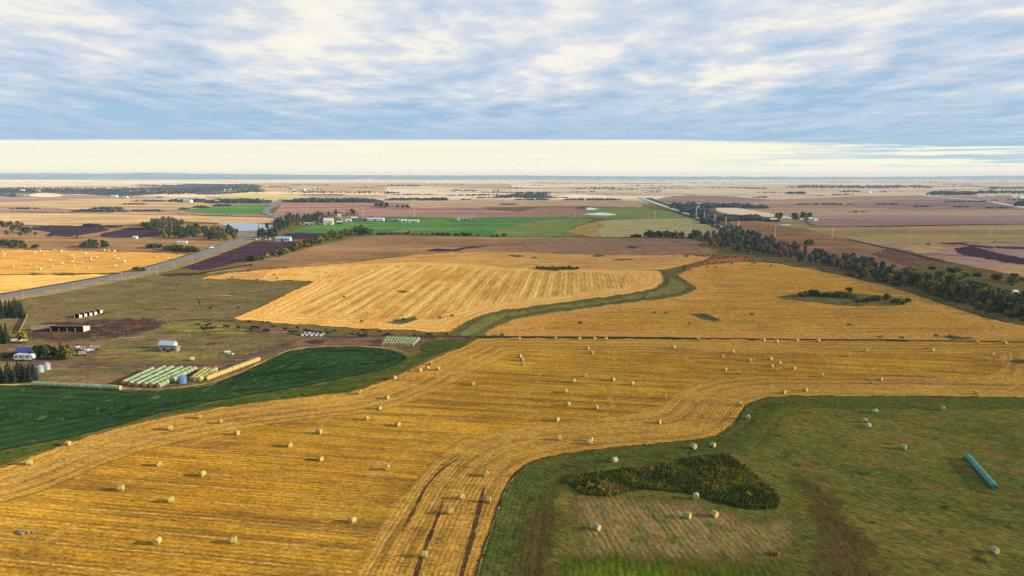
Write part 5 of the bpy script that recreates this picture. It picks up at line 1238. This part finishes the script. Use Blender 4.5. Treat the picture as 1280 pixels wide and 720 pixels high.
# the farmyard in the left middle
shed_ = house('cattle_shed', 88, 414, 15.2, 4.6, 1.7, -.03, brownw, rwhite, 'long open-fronted cattle shed with pale roof and white end wall', 'shed', 1.0, 0, mono=True, openfront=True)  # brown walls put the shade inside the open shed into the colour
q = MB(); q.add([(7.66, -2.3, -.3), (7.66, 2.3, -.3), (7.66, 2.3, 1.68), (7.66, -2.3, 2.66)], [(0, 1, 2, 3)]); q.build('end_panel', cream, shed_)
def windbreak(p0, p1, h, label, mat):
    a, b = ground(*p0), ground(*p1); L = (b - a).length
    root = empty('windbreak_fence'); root.location = a; root.rotation_euler = (0, 0, math.atan2(b.y - a.y, b.x - a.x))
    pn = MB(); n = int(L / .3)
    for i in range(n): pn.box(i * L / n + .02, (i + .8) * L / n, -.03, .03, .1, h * random.uniform(.96, 1.03))
    pn.build('board_panel', mat, root)
    rl = MB()
    for z in (.4, h * .8): rl.box(0, L, .035, .1, z, z + .12)
    rl.build('rail', greyw, root)
    for i in range(int(L / 3) + 1):
        q = MB(); x = min(L - .1, i * 3.0); q.box(x - .08, x + .08, .105, .24, -.3, h + .1); q.build('post', greyw, root)
    tag(root, label, 'fence')
windbreak((39,414), (70,412), 2.3, 'tall board windbreak left of the long cattle shed', greyw)
windbreak((24,418), (35,395), 1.1, 'pale slanting board fence above the yellow-green bush', greyw)
# small barn: two joined volumes
house('barn', 213, 439.5, 6.6, 3.0, 1.4, .02, greyw, rwhite, 'small barn with pale blue roof in the pasture', 'barn', 1.1, 2, mono=True)
house('barn_annex', 210.5, 436, 6.2, 3.2, 1.9, -.06, cream, palebl, 'pale roofed shed joined behind the small barn', 'shed', 1.2, 1)
# calf shelters
for i, (x, y) in enumerate(((98,397.5), (104.5,396.2), (111,395), (117,393.8), (124,391.6))):
    root = empty('calf_shelter'); place(root, x, y, .12)
    b = MB(); b.add([(-1.1, -1.3, 0), (1.1, -1.3, 0), (1.1, 1.4, 0), (-1.1, 1.4, 0), (-1.1, -1.3, 2.0), (1.1, -1.3, 2.0), (1.1, 1.4, 1.4), (-1.1, 1.4, 1.4)], [(2, 3, 7, 6), (3, 0, 4, 7), (1, 2, 6, 5)]); b.build('wall', blackp, root)
    r_ = MB(); r_.box(-1.2, 1.2, -1.45, 1.55, 0, .1, M_=Matrix.Translation((0, 0, 1.74)) @ Matrix.Rotation(-.22, 4, 'X')); r_.build('roof', rdark, root)
    for sx in (-1, 1):
        e = MB(); e.box(sx * 1.16 - .05, sx * 1.16 + .05, -1.36, -1.0, -.1, 2.0); e.build('post', white, root)
    sd_ = MB(); sd_.box(1.11, 1.17, -.9, 1.4, 0, 1.35); sd_.build('side_panel', white, root)
    tag(root, f'black calf shelter with white edges on the upper pasture, {ordinal(i, 5)} of five', 'shelter', 'five calf shelters')
# white hutches by the feeding ground
for i, (x, y) in enumerate(z8(280, 380, [(788,322),(815,306),(833,322),(858,300),(880,324),(900,308),(928,324),(945,310),(974,325),(998,312),(866,306)])):
    root = empty('calf_hutch'); place(root, x, y, random.uniform(-.3, .3), .62)
    b = MB(); n = 10
    vs = []
    for X in (-1.0, 1.0):
        for k in range(n + 1):
            a = math.pi * k / n; vs.append((X, .75 * math.cos(a), 1.25 * math.sin(a) ** .8 if 0 < k < n else 0))
    fs = [(k, k + 1, n + 2 + k, n + 1 + k) for k in range(n)] + [tuple(range(n + 1))[::-1]]
    b.add(vs, fs); b.build('shell', white, root)
    d_ = MB(); d_.add([(1.0, .75 * math.cos(math.pi * k / n) * .9, 1.1 * math.sin(math.pi * k / n) ** .8 if 0 < k < n else 0) for k in range(n + 1)], [tuple(range(n + 1))]); d_.build('opening_shade', blackp, root)  # black sheet stands in for the shade inside the hutch
    tag(root, f'white calf hutch beside the feeding ground, {ORD[i]} of eleven', 'hutch', 'white calf hutches')
# camper
def camper():
    root = empty('camper_trailer'); place(root, 32.5, 451.5, -.04)
    b = MB()
    prof = [(-3.8, .75), (-3.8, 2.3), (-3.5, 2.75), (2.9, 2.85), (3.6, 2.5), (3.9, 1.9), (3.9, 1.3), (2.6, 1.2), (2.5, .75)]
    vs = [(x, -1.2, z) for x, z in prof] + [(x, 1.2, z) for x, z in prof]; n = len(prof)
    b.add(vs, [tuple(range(n))] + [tuple(range(2 * n - 1, n - 1, -1))] + [(i, n + i, n + (i + 1) % n, (i + 1) % n) for i in range(n)])
    b.build('body', white, root)
    for x, w_ in ((-2.7, .8), (-1.0, .6), (1.7, .9)):
        q = MB(); q.box(x - w_ / 2, x + w_ / 2, -1.25, -1.19, 1.6, 2.25); q.build('window', glass, root)
    q = MB(); q.box(-.1, .6, -1.24, -1.19, .8, 2.5); q.build('door', palebl, root)
    for x in (-.9, .15):
        for y in (-1.1, 1.1):
            q = MB(); q.tube((x, y - .12, .36), (x, y + .12, .36), .36, .36, 14); q.build('wheel', blackp, root)
    q = MB(); q.box(2.5, 3.6, -.08, .08, .45, .6); q.box(3.45, 3.6, -.06, .06, 0, .5); q.build('hitch', greyw, root)
    tag(root, 'white camper trailer parked by the farm track', 'camper')
camper()
house('farm_shed', 34, 443.5, 6.4, 4.0, 1.7, .15, brownw, rblue, 'low shed with a dark blue roof behind the white camper', 'shed', 1.1, 1)
def pickup(px, py, rz, body, label, k=1.0):
    root = empty('pickup_truck'); place(root, px, py, rz, k)
    prof = [(-2.6, .55), (-2.6, 1.1), (-.6, 1.12), (-.55, 1.15), (-.2, 1.75), (.9, 1.78), (1.35, 1.15), (2.5, 1.05), (2.62, .55)]
    b = MB(); n = len(prof)
    vs = [(x, -.92, z) for x, z in prof] + [(x, .92, z) for x, z in prof]
    b.add(vs, [tuple(range(n))] + [tuple(range(2 * n - 1, n - 1, -1))] + [(i, n + i, n + (i + 1) % n, (i + 1) % n) for i in range(n)])
    b.build('body', body, root)
    for y in (-.94, .94):
        q = MB(); q.box(-.15, .95, y - .02, y + .02, 1.2, 1.62); q.build('window', glass, root)
        for x in (-1.7, 1.6):
            w_ = MB(); w_.tube((x, y - .1, .38), (x, y + .1, .38), .38, .38, 12); w_.build('wheel', blackp, root)
    tag(root, label, 'truck' if k > 1 else 'car')
pickup(13.5, 447, .3, blackp, 'black pickup truck parked left of the white camper')
pickup(264.5, 310.6, R(58), white, 'white vehicle driving on the grey highway')
# machinery and junk by the pen
def wagon(px, py, rz, mat, label, L=4.0, h=1.6):
    root = empty('farm_wagon'); place(root, px, py, rz)
    b = MB(); b.box(-L / 2, L / 2, -1.0, 1.0, .7, .85); b.build('bed', greyw, root)
    s = MB(); s.box(-L / 2, L / 2, -1.03, -.97, .86, h); s.box(-L / 2, L / 2, .97, 1.03, .86, h); s.box(-L / 2, -L / 2 + .06, -.96, .96, .86, h); s.build('side_wall', mat, root)
    for x in (-L * .3, L * .3):
        for y in (-.9, .9):
            w_ = MB(); w_.tube((x, y - .1, .35), (x, y + .1, .35), .35, .35, 12); w_.build('wheel', blackp, root)
    t_ = MB(); t_.tube((L / 2, 0, .6), (L / 2 + 1.2, 0, .45), .06, .05, 6); t_.build('drawbar', steel, root)
    tag(root, label, 'wagon')
wagon(14, 429, .25, cream, 'pale slatted wagon by the left edge trees')
wagon(30, 429, .1, white, 'small white wagon right of the yellow-green bush', 2.4, 1.2)
wagon(101, 439, -.3, white, 'white wagon in the junk yard by the farm trees', 3.0)
wagon(119, 437.5, .2, steel, 'grey wagon at the right of the junk yard', 3.4)
wagon(103, 445, .6, greyw, 'brown-grey wagon below the junk yard', 2.6)
wagon(111, 441, 1.2, steel, 'low grey wagon in the middle of the junk yard', 2.8, 1.3)
def trough(px, py, rz, label):
    root = empty('feed_trough'); place(root, px, py, rz)
    b = MB(); b.box(-1.1, 1.1, -.45, .45, .25, .32); b.box(-1.1, 1.1, -.5, -.45, .25, .7); b.box(-1.1, 1.1, .45, .5, .25, .7); b.box(-1.15, -1.1, -.5, .5, .25, .7); b.box(1.1, 1.15, -.5, .5, .25, .7); b.build('basin', white, root)
    for x in (-.9, .9):
        for y in (-.38, .38):
            q = MB(); q.box(x - .06, x + .06, y - .06, y + .06, -.1, .25); q.build('leg', greyw, root)
    tag(root, label, 'trough')
trough(284.5, 441.5, .3, 'white feed trough right of the small barn, the farther of two')
trough(288.5, 444.2, -.2, 'white feed trough right of the small barn, the nearer of two')
trough(264, 402.4, .8, 'white feed trough at the cattle group left in the pasture')
# grain bins and tank
def bin_(px, py, r, h, mat, label):
    root = empty('grain_bin'); place(root, px, py)
    prof = []
    n = int(h / .28)
    for i in range(n + 1): prof += [(r, h * i / n), (r * 1.018, min(h, h * (i + .5) / n))]
    b = MB(); b.lathe(prof, 24); b.build('wall', mat, root, True)
    c = MB(); c.lathe([(r * 1.06, h + .01), (r * .2, h + r * .5), (r * .2, h + r * .58), (.02, h + r * .62)], 24); c.build('roof', mat, root)
    l_ = MB(); l_.box(-.18, .18, -r - .12, -r - .06, .1, h); l_.build('ladder', steel, root)
    tag(root, label, 'grain bin', 'small grain bins')
bin_(51, 465.5, 1.15, 2.1, steel, 'left galvanised grain bin beside the lower shelter row')
bin_(59.3, 462.5, 1.1, 2.2, steel, 'right galvanised grain bin beside the lower shelter row')
bin_(228.3, 479.6, 1.35, 2.2, bluest, 'blue grain bin at the end of the bale rows')

# ------------------------------------------------------------------ poles and the fence
def pole_proto(name, h, r, arms, mat):
    root = empty(name)
    b = MB(); b.tube((0, 0, -.5), (0, 0, h), r, r * .6, 8); b.build('pole', mat, root)
    for z, L in arms:
        a = MB(); a.box(-L / 2, L / 2, -.08, .08, z, z + .16); arm = a.build('crossarm', mat, root)
        for x in (-L * .46, 0, L * .46):
            q = MB(); q.tube((x, 0, z + .17), (x, 0, z + .45), .07, .05, 6); q.build('insulator', steel, arm)
    PROTO.append(root); return root
road_pole = pole_proto('utility_pole', 9.0, .17, [(8.3, 2.2)], pole_w)
steel_pole = pole_proto('transmission_pole', 13.0, .42, [(11.6, 3.0), (9.8, 3.0)], pole_w)
rp = [(29.6,372,8.5),(92,362,8),(139,352.5,7),(152.5,349.4,9),(187.5,344,8),(196.6,344,10.5),(218,336,8.5),(240.6,327.5,7.5),(255.6,320,6.5),(268,317,6),(280,310.6,6.5),(301,302.5,6.5)]
for i, (x, y, h_) in enumerate(rp):
    o = copy_tree(road_pole); place(o, x, y, R(25), h_ / pxm(y) / 9.0)
    tag(o, f'wooden utility pole along the highway, {ordinal(i, len(rp))} of twelve', 'utility pole', 'poles along the highway')
tp = [(384,269,10),(454,270,10),(518,271,10.5),(592,272,8.5),(718.5,272,8),(818.5,274,10.5)]
for i, (x, y, h_) in enumerate(tp):
    o = copy_tree(steel_pole); place(o, x, y, 0.1, h_ / pxm(y) / 13.0)
    tag(o, f'pale transmission pole behind the green crops, {ordinal(i, len(tp))} of six', 'utility pole', 'transmission line')
tp2 = [(870,272.5,14),(880,276,11.5),(893,282.5,15),(907,285.6,14.5),(922.5,291,15)]
for i, (x, y, h_) in enumerate(tp2):
    o = copy_tree(steel_pole); place(o, x, y, 0.6, h_ / pxm(y) / 13.0)
    tag(o, f'pale transmission pole in the groves by the gravel road, {ordinal(i, len(tp2))} of five', 'utility pole', 'transmission line')
tp3 = [(968.5,296,14.5),(1039.6,299,15),(1137,299.5,12),(1237.5,298,13)]
for i, (x, y, h_) in enumerate(tp3):
    o = copy_tree(steel_pole); place(o, x, y, 0.1, h_ / pxm(y) / 13.0)
    tag(o, f'pale transmission pole on the right grassland, {ordinal(i, len(tp3))} of four', 'utility pole', 'transmission line')
o = copy_tree(road_pole); place(o, 237, 422, .3, 9 / pxm(422) / 9.0); tag(o, 'lone brown utility pole behind the small barn', 'utility pole')

def wire_fence(pts, label):
    c = crom(pts, 6.0, closed=False)
    root = empty('wire_fence')
    P3 = [ground(*p) for p in c]
    root.location = P3[0]
    me = None
    for i, p in enumerate(P3[:100]):
        if me is None:
            q = MB(); q.tube((0, 0, -.3), (0, 0, 1.25), .07, .06, 6); o = q.build('post', greyw, root); me = o.data
        else:
            o = bpy.data.objects.new('post', me); C.objects.link(o); o.parent = root
        o.location = p - P3[0]
    wm = MB()
    for z in (.4, .8, 1.15):
        for a, b in zip(P3[:-1], P3[1:]): wm.tube(a - P3[0] + Vector((0, 0, z)), b - P3[0] + Vector((0, 0, z)), .012, .012, 4, 0, False)
    wm.build('wire', steel, root)
    tag(root, label, 'fence')
wire_fence([(190,404),(205,401.5),(235,400),(262,400),(300,402)], 'wire fence along the top of the cattle pasture')
wire_fence([(130,414),(150,419),(190,417),(216,404)], 'wire fence around the dark cattle pen')
wire_fence([(300,436),(240,437),(190,439),(130,441)], 'wire fence below the small barn')
wire_fence([(590,421.4),(700,421.8),(780,422.2),(900,424),(1000,425),(1100,425.6),(1180,426.7)], 'wire fence along the dark ditch line across the stubble')

# ------------------------------------------------------------------ far woods: masses nobody could count
def far_wood(bands, label, mats, name='distant_wood'):
    """bands: (x0, x1, y, dy, n, hpx): n crowns between x0 and x1 (px) at rows y +- dy"""
    mb = MB()
    ico = bmesh.new(); bmesh.ops.create_icosphere(ico, subdivisions=1, radius=1)
    iv = [v.co.copy() for v in ico.verts]; fi = [tuple(v.index for v in f.verts) for f in ico.faces]; ico.free()
    for x0, x1, y, dy, n, hp in bands:
        for k in range(n):
            px = random.uniform(x0, x1); e = min(1, 4 * min(px - x0, x1 - px) / (x1 - x0 + 1e-6) + .3)
            py = y + random.uniform(-dy, dy)
            gx, gy_ = G(px, py); hm = hp / pxm(py) * random.uniform(.55, 1.15) * e
            wv = hm * random.uniform(.6, 1.1); zb = layer_z(20, gy_) if gy_ < 6000 else 0
            ss_ = random.random() * 50
            vs = []
            for v in iv:
                j = 1 + .35 * noise.noise(v * 1.7 + Vector((ss_, 0, 0)))
                vs.append((gx + v.x * wv * j, gy_ + v.y * wv * j, zb + hm * .45 + v.z * hm * .55 * j))
            mb.add(vs, fi, random.randrange(len(mats)))
    o = mb.build(name, mats)
    tag(o, label, 'wood', None, 'stuff')
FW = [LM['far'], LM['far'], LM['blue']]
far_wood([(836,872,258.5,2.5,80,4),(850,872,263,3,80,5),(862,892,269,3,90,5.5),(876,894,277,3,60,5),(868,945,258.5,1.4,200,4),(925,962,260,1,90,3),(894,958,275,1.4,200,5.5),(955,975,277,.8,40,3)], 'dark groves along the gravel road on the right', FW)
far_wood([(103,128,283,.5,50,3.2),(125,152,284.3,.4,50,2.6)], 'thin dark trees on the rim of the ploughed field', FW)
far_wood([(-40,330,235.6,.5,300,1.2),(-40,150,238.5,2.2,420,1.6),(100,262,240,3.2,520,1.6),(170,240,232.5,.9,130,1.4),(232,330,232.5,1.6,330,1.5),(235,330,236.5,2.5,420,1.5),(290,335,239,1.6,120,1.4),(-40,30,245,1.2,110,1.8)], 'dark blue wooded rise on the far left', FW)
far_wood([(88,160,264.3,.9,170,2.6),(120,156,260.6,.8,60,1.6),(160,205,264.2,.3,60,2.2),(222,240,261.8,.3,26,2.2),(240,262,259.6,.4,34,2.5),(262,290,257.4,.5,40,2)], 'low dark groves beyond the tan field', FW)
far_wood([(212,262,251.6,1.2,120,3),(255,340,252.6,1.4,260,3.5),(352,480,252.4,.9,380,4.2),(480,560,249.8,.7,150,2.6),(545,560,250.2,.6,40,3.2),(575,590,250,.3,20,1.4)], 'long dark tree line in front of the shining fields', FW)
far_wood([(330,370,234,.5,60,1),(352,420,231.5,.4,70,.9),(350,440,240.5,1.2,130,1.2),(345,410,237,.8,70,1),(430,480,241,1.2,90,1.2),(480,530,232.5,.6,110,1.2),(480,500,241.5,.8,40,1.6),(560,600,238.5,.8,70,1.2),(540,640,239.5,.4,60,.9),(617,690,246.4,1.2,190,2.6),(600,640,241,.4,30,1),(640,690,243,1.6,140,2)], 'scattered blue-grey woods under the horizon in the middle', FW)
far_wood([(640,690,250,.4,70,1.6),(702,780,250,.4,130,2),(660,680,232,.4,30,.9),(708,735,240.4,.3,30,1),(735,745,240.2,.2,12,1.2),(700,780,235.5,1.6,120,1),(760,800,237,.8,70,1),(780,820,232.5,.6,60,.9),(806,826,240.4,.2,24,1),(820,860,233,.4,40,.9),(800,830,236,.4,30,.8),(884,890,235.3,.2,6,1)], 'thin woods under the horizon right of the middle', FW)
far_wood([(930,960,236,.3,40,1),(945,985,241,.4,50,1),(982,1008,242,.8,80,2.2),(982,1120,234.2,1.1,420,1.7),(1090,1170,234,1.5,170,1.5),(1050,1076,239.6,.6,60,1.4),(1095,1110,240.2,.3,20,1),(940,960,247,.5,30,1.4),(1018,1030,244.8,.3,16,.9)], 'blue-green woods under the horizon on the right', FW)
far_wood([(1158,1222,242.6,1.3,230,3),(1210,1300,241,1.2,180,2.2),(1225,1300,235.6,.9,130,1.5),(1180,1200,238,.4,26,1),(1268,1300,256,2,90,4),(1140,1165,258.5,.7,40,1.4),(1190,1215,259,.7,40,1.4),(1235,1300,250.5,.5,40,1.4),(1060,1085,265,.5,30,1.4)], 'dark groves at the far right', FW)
hedges = []
for k_ in range(46):
    yy = random.choice([227.5, 229, 231, 233, 235.5, 238, 241, 244, 247.5, 252, 256, 261]) + random.uniform(-.6, .6)
    xx = random.uniform(330, 1290) if yy < 246 else random.choice([random.uniform(0, 200), random.uniform(960, 1290), random.uniform(560, 720)])
    ll = random.uniform(14, 70)
    hedges.append((xx, xx + ll, yy, .12, int(ll * 1.1), .75 + (yy - 227) * .035))
far_wood(hedges, 'thin broken hedgerows and shelterbelts strewn over the far fields', FW, 'distant_hedgerows')
for i, (x, y, k) in enumerate(((143,246.5,1),(157,247.5,.8),(368,238,1.2),(378,238,1.4),(386,237,1.2),(392,236.5,1.2),(226,251.6,1),(235,253,1.1),(270,253,.9),(28,238.5,1),(47,240,1),(567,249.2,1.4),(1094,240.6,1.3),(1087,241,1),(1226,247.6,1),(1238,246.8,1.2),(1268,247.5,1.2),(1277,248,1.2),(485,240.8,1.1),(505,247.8,.9))):
    house('farm_shed', x, y, 20 * k, 12 * k, 5 * k, random.uniform(-.3, .3), white, rwhite,
          ['tiny white building left under the wooded rise', 'tiny pale building right under the wooded rise', 'first tiny white building of the far middle hamlet', 'second tiny white building of the far middle hamlet', 'third tiny white building of the far middle hamlet', 'last tiny white building of the far middle hamlet',
           'tiny white building in the left tree line', 'tiny white building at the front of the left tree line', 'tiny white building at the right of the left tree line', 'tiny white building on the wooded rise', 'second tiny building on the wooded rise', 'tiny white building in the long middle tree line',
           'tiny white building in the far right grove', 'tiny building left in the far right grove', 'tiny white building beside the far right road', 'second tiny white building beside the far right road', 'tiny white building near the right edge', 'tiny white building at the right edge',
           'tiny white building at the middle horizon woods', 'tiny white building left of the long barn line'][i], 'building', 2.5, 0, 'far-off buildings', door=False)

# the blue hills on the horizon
def hills():
    xs = np.linspace(-60, 1340, 180)
    key = [(-60,216.8),(0,216.6),(60,216.8),(120,217),(170,216.6),(195,215.9),(215,216.2),(250,217.4),(270,217),(300,217.7),(400,218.6),(520,219.2),(600,219.5),(640,219.2),(700,219.8),(800,220.4),(900,220.6),(1000,221),(1100,220.8),(1180,220.4),(1230,219.6),(1290,219.4),(1340,219.8)]
    yt = np.interp(xs, [k[0] for k in key], [k[1] for k in key])
    vs, fs = [], []
    D0 = 17500.0
    nz = 9
    for i, x in enumerate(xs):
        gx = (x - 640) / F
        top = (HORIZ - yt[i] + .25 * noise.fractal(Vector((x * .05, 0, 2)), 1, 2, 4)) / F * (D0 + 2400) * 1.0 + H
        for k in range(nz):
            u = k / (nz - 1)
            d = D0 + u * 5000
            hgt = top * math.sin(math.pi * min(1, u * 1.02) ) ** .8 if 0 < u < 1 else -1.0
            hgt *= 1 + .08 * noise.fractal(Vector((x * .08, u * 3, 5)), 1, 2, 4)
            vs.append((gx * d, d, max(-1, min(hgt, 190)) if k == nz // 2 else max(-1, min(hgt, 180))))
    for i in range(len(xs) - 1):
        for k in range(nz - 1):
            fs.append((i * nz + k, (i + 1) * nz + k, (i + 1) * nz + k + 1, i * nz + k + 1))
    m, t, out = newmat('wooded_hills_hazed')
    P = t.n('ShaderNodeTexCoord').outputs['Object']
    n_ = t.noise(t.scale(P, (1, .4, 1)), 1 / 350.0, 5, .6)
    c = t.ramp(n_, [(.38, A(84, 112, 124)), (.52, A(104, 128, 132)), (.66, A(170, 172, 150))])  # hill colours carry part of the blue haze themselves
    b = t.n('ShaderNodeBsdfDiffuse', {'Color': c}); t.t.links.new(b.outputs[0], out.inputs[0])
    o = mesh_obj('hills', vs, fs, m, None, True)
    tag(o, 'low blue wooded hills along the horizon', 'hills', None, 'structure')
hills()
drop_protos()
# ------------------------------------------------------------------ light, sky, air
SUN_EL, SUN_AZ = R(15), R(97)           # azimuth clockwise from straight ahead: from the right and a little behind
sd = Vector((math.sin(SUN_AZ) * math.cos(SUN_EL), math.cos(SUN_AZ) * math.cos(SUN_EL), math.sin(SUN_EL)))
sun = bpy.data.objects.new('sun', bpy.data.lights.new('sun', 'SUN'))
C.objects.link(sun)
sun.data.energy = 4.0
sun.data.angle = R(2.0)
sun.data.color = (1.0, 0.91, 0.72)
sun.rotation_euler = sd.to_track_quat('Z', 'Y').to_euler()
sun.location = (300, -50, 200)

w = bpy.data.worlds.new('World'); sc.world = w
w.use_nodes = True
w.node_tree.nodes.clear()
t = NT(w.node_tree)
def sky_nodes():
    S = 0.10
    EXPM = 1.75                          # what the exposure multiplies
    def K(r, g, b, k=1.0): return tuple(v * k / (S * EXPM) for v in lin((r, g, b))) + (1,)
    sky = t.n('ShaderNodeTexSky', sky_type='NISHITA', sun_disc=False, sun_elevation=SUN_EL, sun_rotation=SUN_AZ, air_density=1.0, dust_density=1.5, ozone_density=1.5).outputs[0]
    D = t.n('ShaderNodeTexCoord').outputs['Generated']
    xyz = t.n('ShaderNodeSeparateXYZ', {0: D})
    x, y, z = xyz.outputs
    zc = t.math('MAXIMUM', z, 0.0)
    inv = t.math('DIVIDE', 1.0, t.math('ADD', zc, 0.055))
    px = t.math('MULTIPLY', x, inv); py = t.math('MULTIPLY', y, inv)
    P = t.n('ShaderNodeCombineXYZ', {0: px, 1: py}).outputs[0]
    warp = t.n('ShaderNodeTexNoise', {'Vector': t.vm('MULTIPLY', P, (0.6, 0.5, 1)), 'Scale': 1.0, 'Detail': 3.0}).outputs['Color']
    Pw = t.vm('ADD', P, t.vm('MULTIPLY', t.vm('SUBTRACT', warp, (.5, .5, .5)), (0.9, 0.5, 0)))
    def cl(off, det):
        q = t.vm('ADD', t.vm('MULTIPLY', Pw, (1.0, 0.64, 1)), off)
        return t.noise(q, 1.0, det, 0.54)
    n1 = cl((0, 0, 0), 9)
    n1b = cl((0.20, 0.10, 0), 4)                                             # the same cloud a step towards the sun
    n2 = t.noise(t.vm('ADD', t.vm('MULTIPLY', Pw, (0.26, 0.34, 1)), (3.3, 1.2, 0)), 1.0, 3, 0.5)
    n3 = t.noise(t.vm('ADD', t.vm('MULTIPLY', P, (2.8, 2.4, 1)), (9, 4, 0)), 1.0, 6, 0.6)
    dens = t.math('ADD', t.math('MULTIPLY', n1, 0.78), t.math('ADD', t.math('MULTIPLY', n2, 0.40), t.math('MULTIPLY', n3, 0.20)))   # ~0.68 mean
    low = t.ss(zc, 0.17, 0.07)
    dens = t.math('SUBTRACT', dens, t.math('MULTIPLY', low, 0.03))
    cover = t.ss(dens, 0.40, 0.62)
    lit = t.math('ADD', 0.54, t.math('ADD', t.math('MULTIPLY', t.math('SUBTRACT', n1, n1b), 1.5), t.math('ADD', t.math('MULTIPLY', t.math('SUBTRACT', dens, 0.69), 1.6), t.math('MULTIPLY', t.math('SUBTRACT', n3, 0.5), 0.85))))
    lit = t.math('SUBTRACT', lit, t.math('MULTIPLY', low, 0.22))
    ccol = t.ramp(lit, [(0.0, K(158, 189, 221)), (0.25, K(190, 208, 229)), (0.5, K(214, 222, 233)), (0.74, K(246, 243, 234)), (1.0, K(255, 251, 234))])
    ccol = t.mix(t.math('MULTIPLY', t.ss(zc, 0.135, 0.062), 0.55), ccol, K(164, 198, 226))
    gap = t.mix(0.80, sky, t.ramp(t.ss(zc, 0.06, 0.24), [(0, K(150, 194, 230)), (1, K(194, 217, 238))]))
    deck = t.mix(cover, gap, ccol)
    # the bright strip of clear air under the edge of the deck
    clear = t.ramp(t.ss(zc, 0.0, 0.055), [(0.0, K(255, 236, 200, 1.3)), (0.22, K(255, 245, 215, 1.14)), (0.45, K(255, 249, 220, 1.06)), (1.0, K(255, 250, 222, 1.03))])
    az = t.math('DIVIDE', x, t.math('MAXIMUM', y, 0.05))
    rgt = t.ss(az, 0.20, 0.62)
    stn = t.noise(t.n('ShaderNodeCombineXYZ', {0: t.math('MULTIPLY', az, 5.0), 1: t.math('MULTIPLY', zc, 190.0)}).outputs[0], 1.0, 5, 0.6, 0.3)
    wis = t.noise(t.n('ShaderNodeCombineXYZ', {0: t.math('MULTIPLY', az, 3.0), 1: t.math('MULTIPLY', zc, 60.0)}).outputs[0], 1.0, 4, 0.6)
    clear = t.mix(t.math('MULTIPLY', t.math('MULTIPLY', t.ss(stn, 0.44, 0.58), t.ss(zc, 0.008, 0.02)), t.math('ADD', 0.12, t.math('MULTIPLY', rgt, 0.85))), clear, K(182, 208, 228))
    edge_z = t.math('SUBTRACT', t.math('ADD', 0.0515, t.math('MULTIPLY', t.math('SUBTRACT', wis, 0.5), t.math('ADD', 0.0012, t.math('MULTIPLY', rgt, 0.035)))), t.math('MULTIPLY', rgt, 0.008))
    zl = t.math('DIVIDE', zc, t.math('MAXIMUM', y, 0.05))              # the deck ends along a straight front
    isdeck = t.ss(t.math('SUBTRACT', zl, edge_z), -0.0008, 0.0026)
    rim = t.math('MULTIPLY', t.ss(t.math('SUBTRACT', zl, edge_z), 0.03, 0.002), 0.72)
    deck = t.mix(t.math('MULTIPLY', rim, t.ss(t.noise(t.n('ShaderNodeCombineXYZ', {0: t.math('MULTIPLY', az, 4.0), 1: t.math('MULTIPLY', zc, 120.0)}).outputs[0], 1.0, 5, 0.62, 0.5), 0.28, 0.55)), deck, K(160, 196, 222))
    col = t.mix(isdeck, clear, deck)
    # overhead, out of view: grey deck added to balance sky light against sun
    up = t.ss(zc, 0.26, 0.55)
    col = t.mix(up, col, K(186, 198, 216))
    # below the horizon: dull land colour, never seen past the ground
    col = t.mix(t.ss(z, -0.002, -0.02), col, K(150, 130, 110))
    bg = t.n('ShaderNodeBackground', {0: col, 1: S})
    o = t.n('ShaderNodeOutputWorld')
    t.t.links.new(bg.outputs[0], o.inputs[0])
sky_nodes()

# the air between: one even volume, the sky outside it
def haze():
    m, tt, out = newmat('haze_air')
    v = tt.n('ShaderNodeVolumePrincipled', {'Color': (0.72, 0.87, 1.0, 1), 'Density': 5.0e-5, 'Anisotropy': 0.0})
    tt.t.links.new(v.outputs[0], out.inputs['Volume'])
    x0, x1, y0, y1, z0, z1 = -24500, 24500, -800, 24000, -1.5, 200
    vs = [(x, y, z) for z in (z0, z1) for y in (y0, y1) for x in (x0, x1)]
    fs = [(0, 2, 3, 1), (4, 5, 7, 6), (0, 1, 5, 4), (2, 6, 7, 3), (0, 4, 6, 2), (1, 3, 7, 5)]
    o = mesh_obj('haze', vs, fs, m)
    tag(o, 'thin bluish haze over the far land', 'haze', None, 'stuff')
haze()

sc.view_settings.view_transform = 'Standard'
sc.view_settings.look = 'None'
sc.view_settings.exposure = 0.8
sc.view_settings.gamma = 1.0
sc.view_settings.use_curve_mapping = False
cy = sc.cycles
cy.max_bounces = 4; cy.diffuse_bounces = 2; cy.glossy_bounces = 2; cy.transmission_bounces = 2
cy.volume_bounces = 0; cy.transparent_max_bounces = 12
cy.use_denoising = False
cy.use_adaptive_sampling = False
cy.denoising_prefilter = 'ACCURATE'
cy.sample_clamp_direct = 6.0
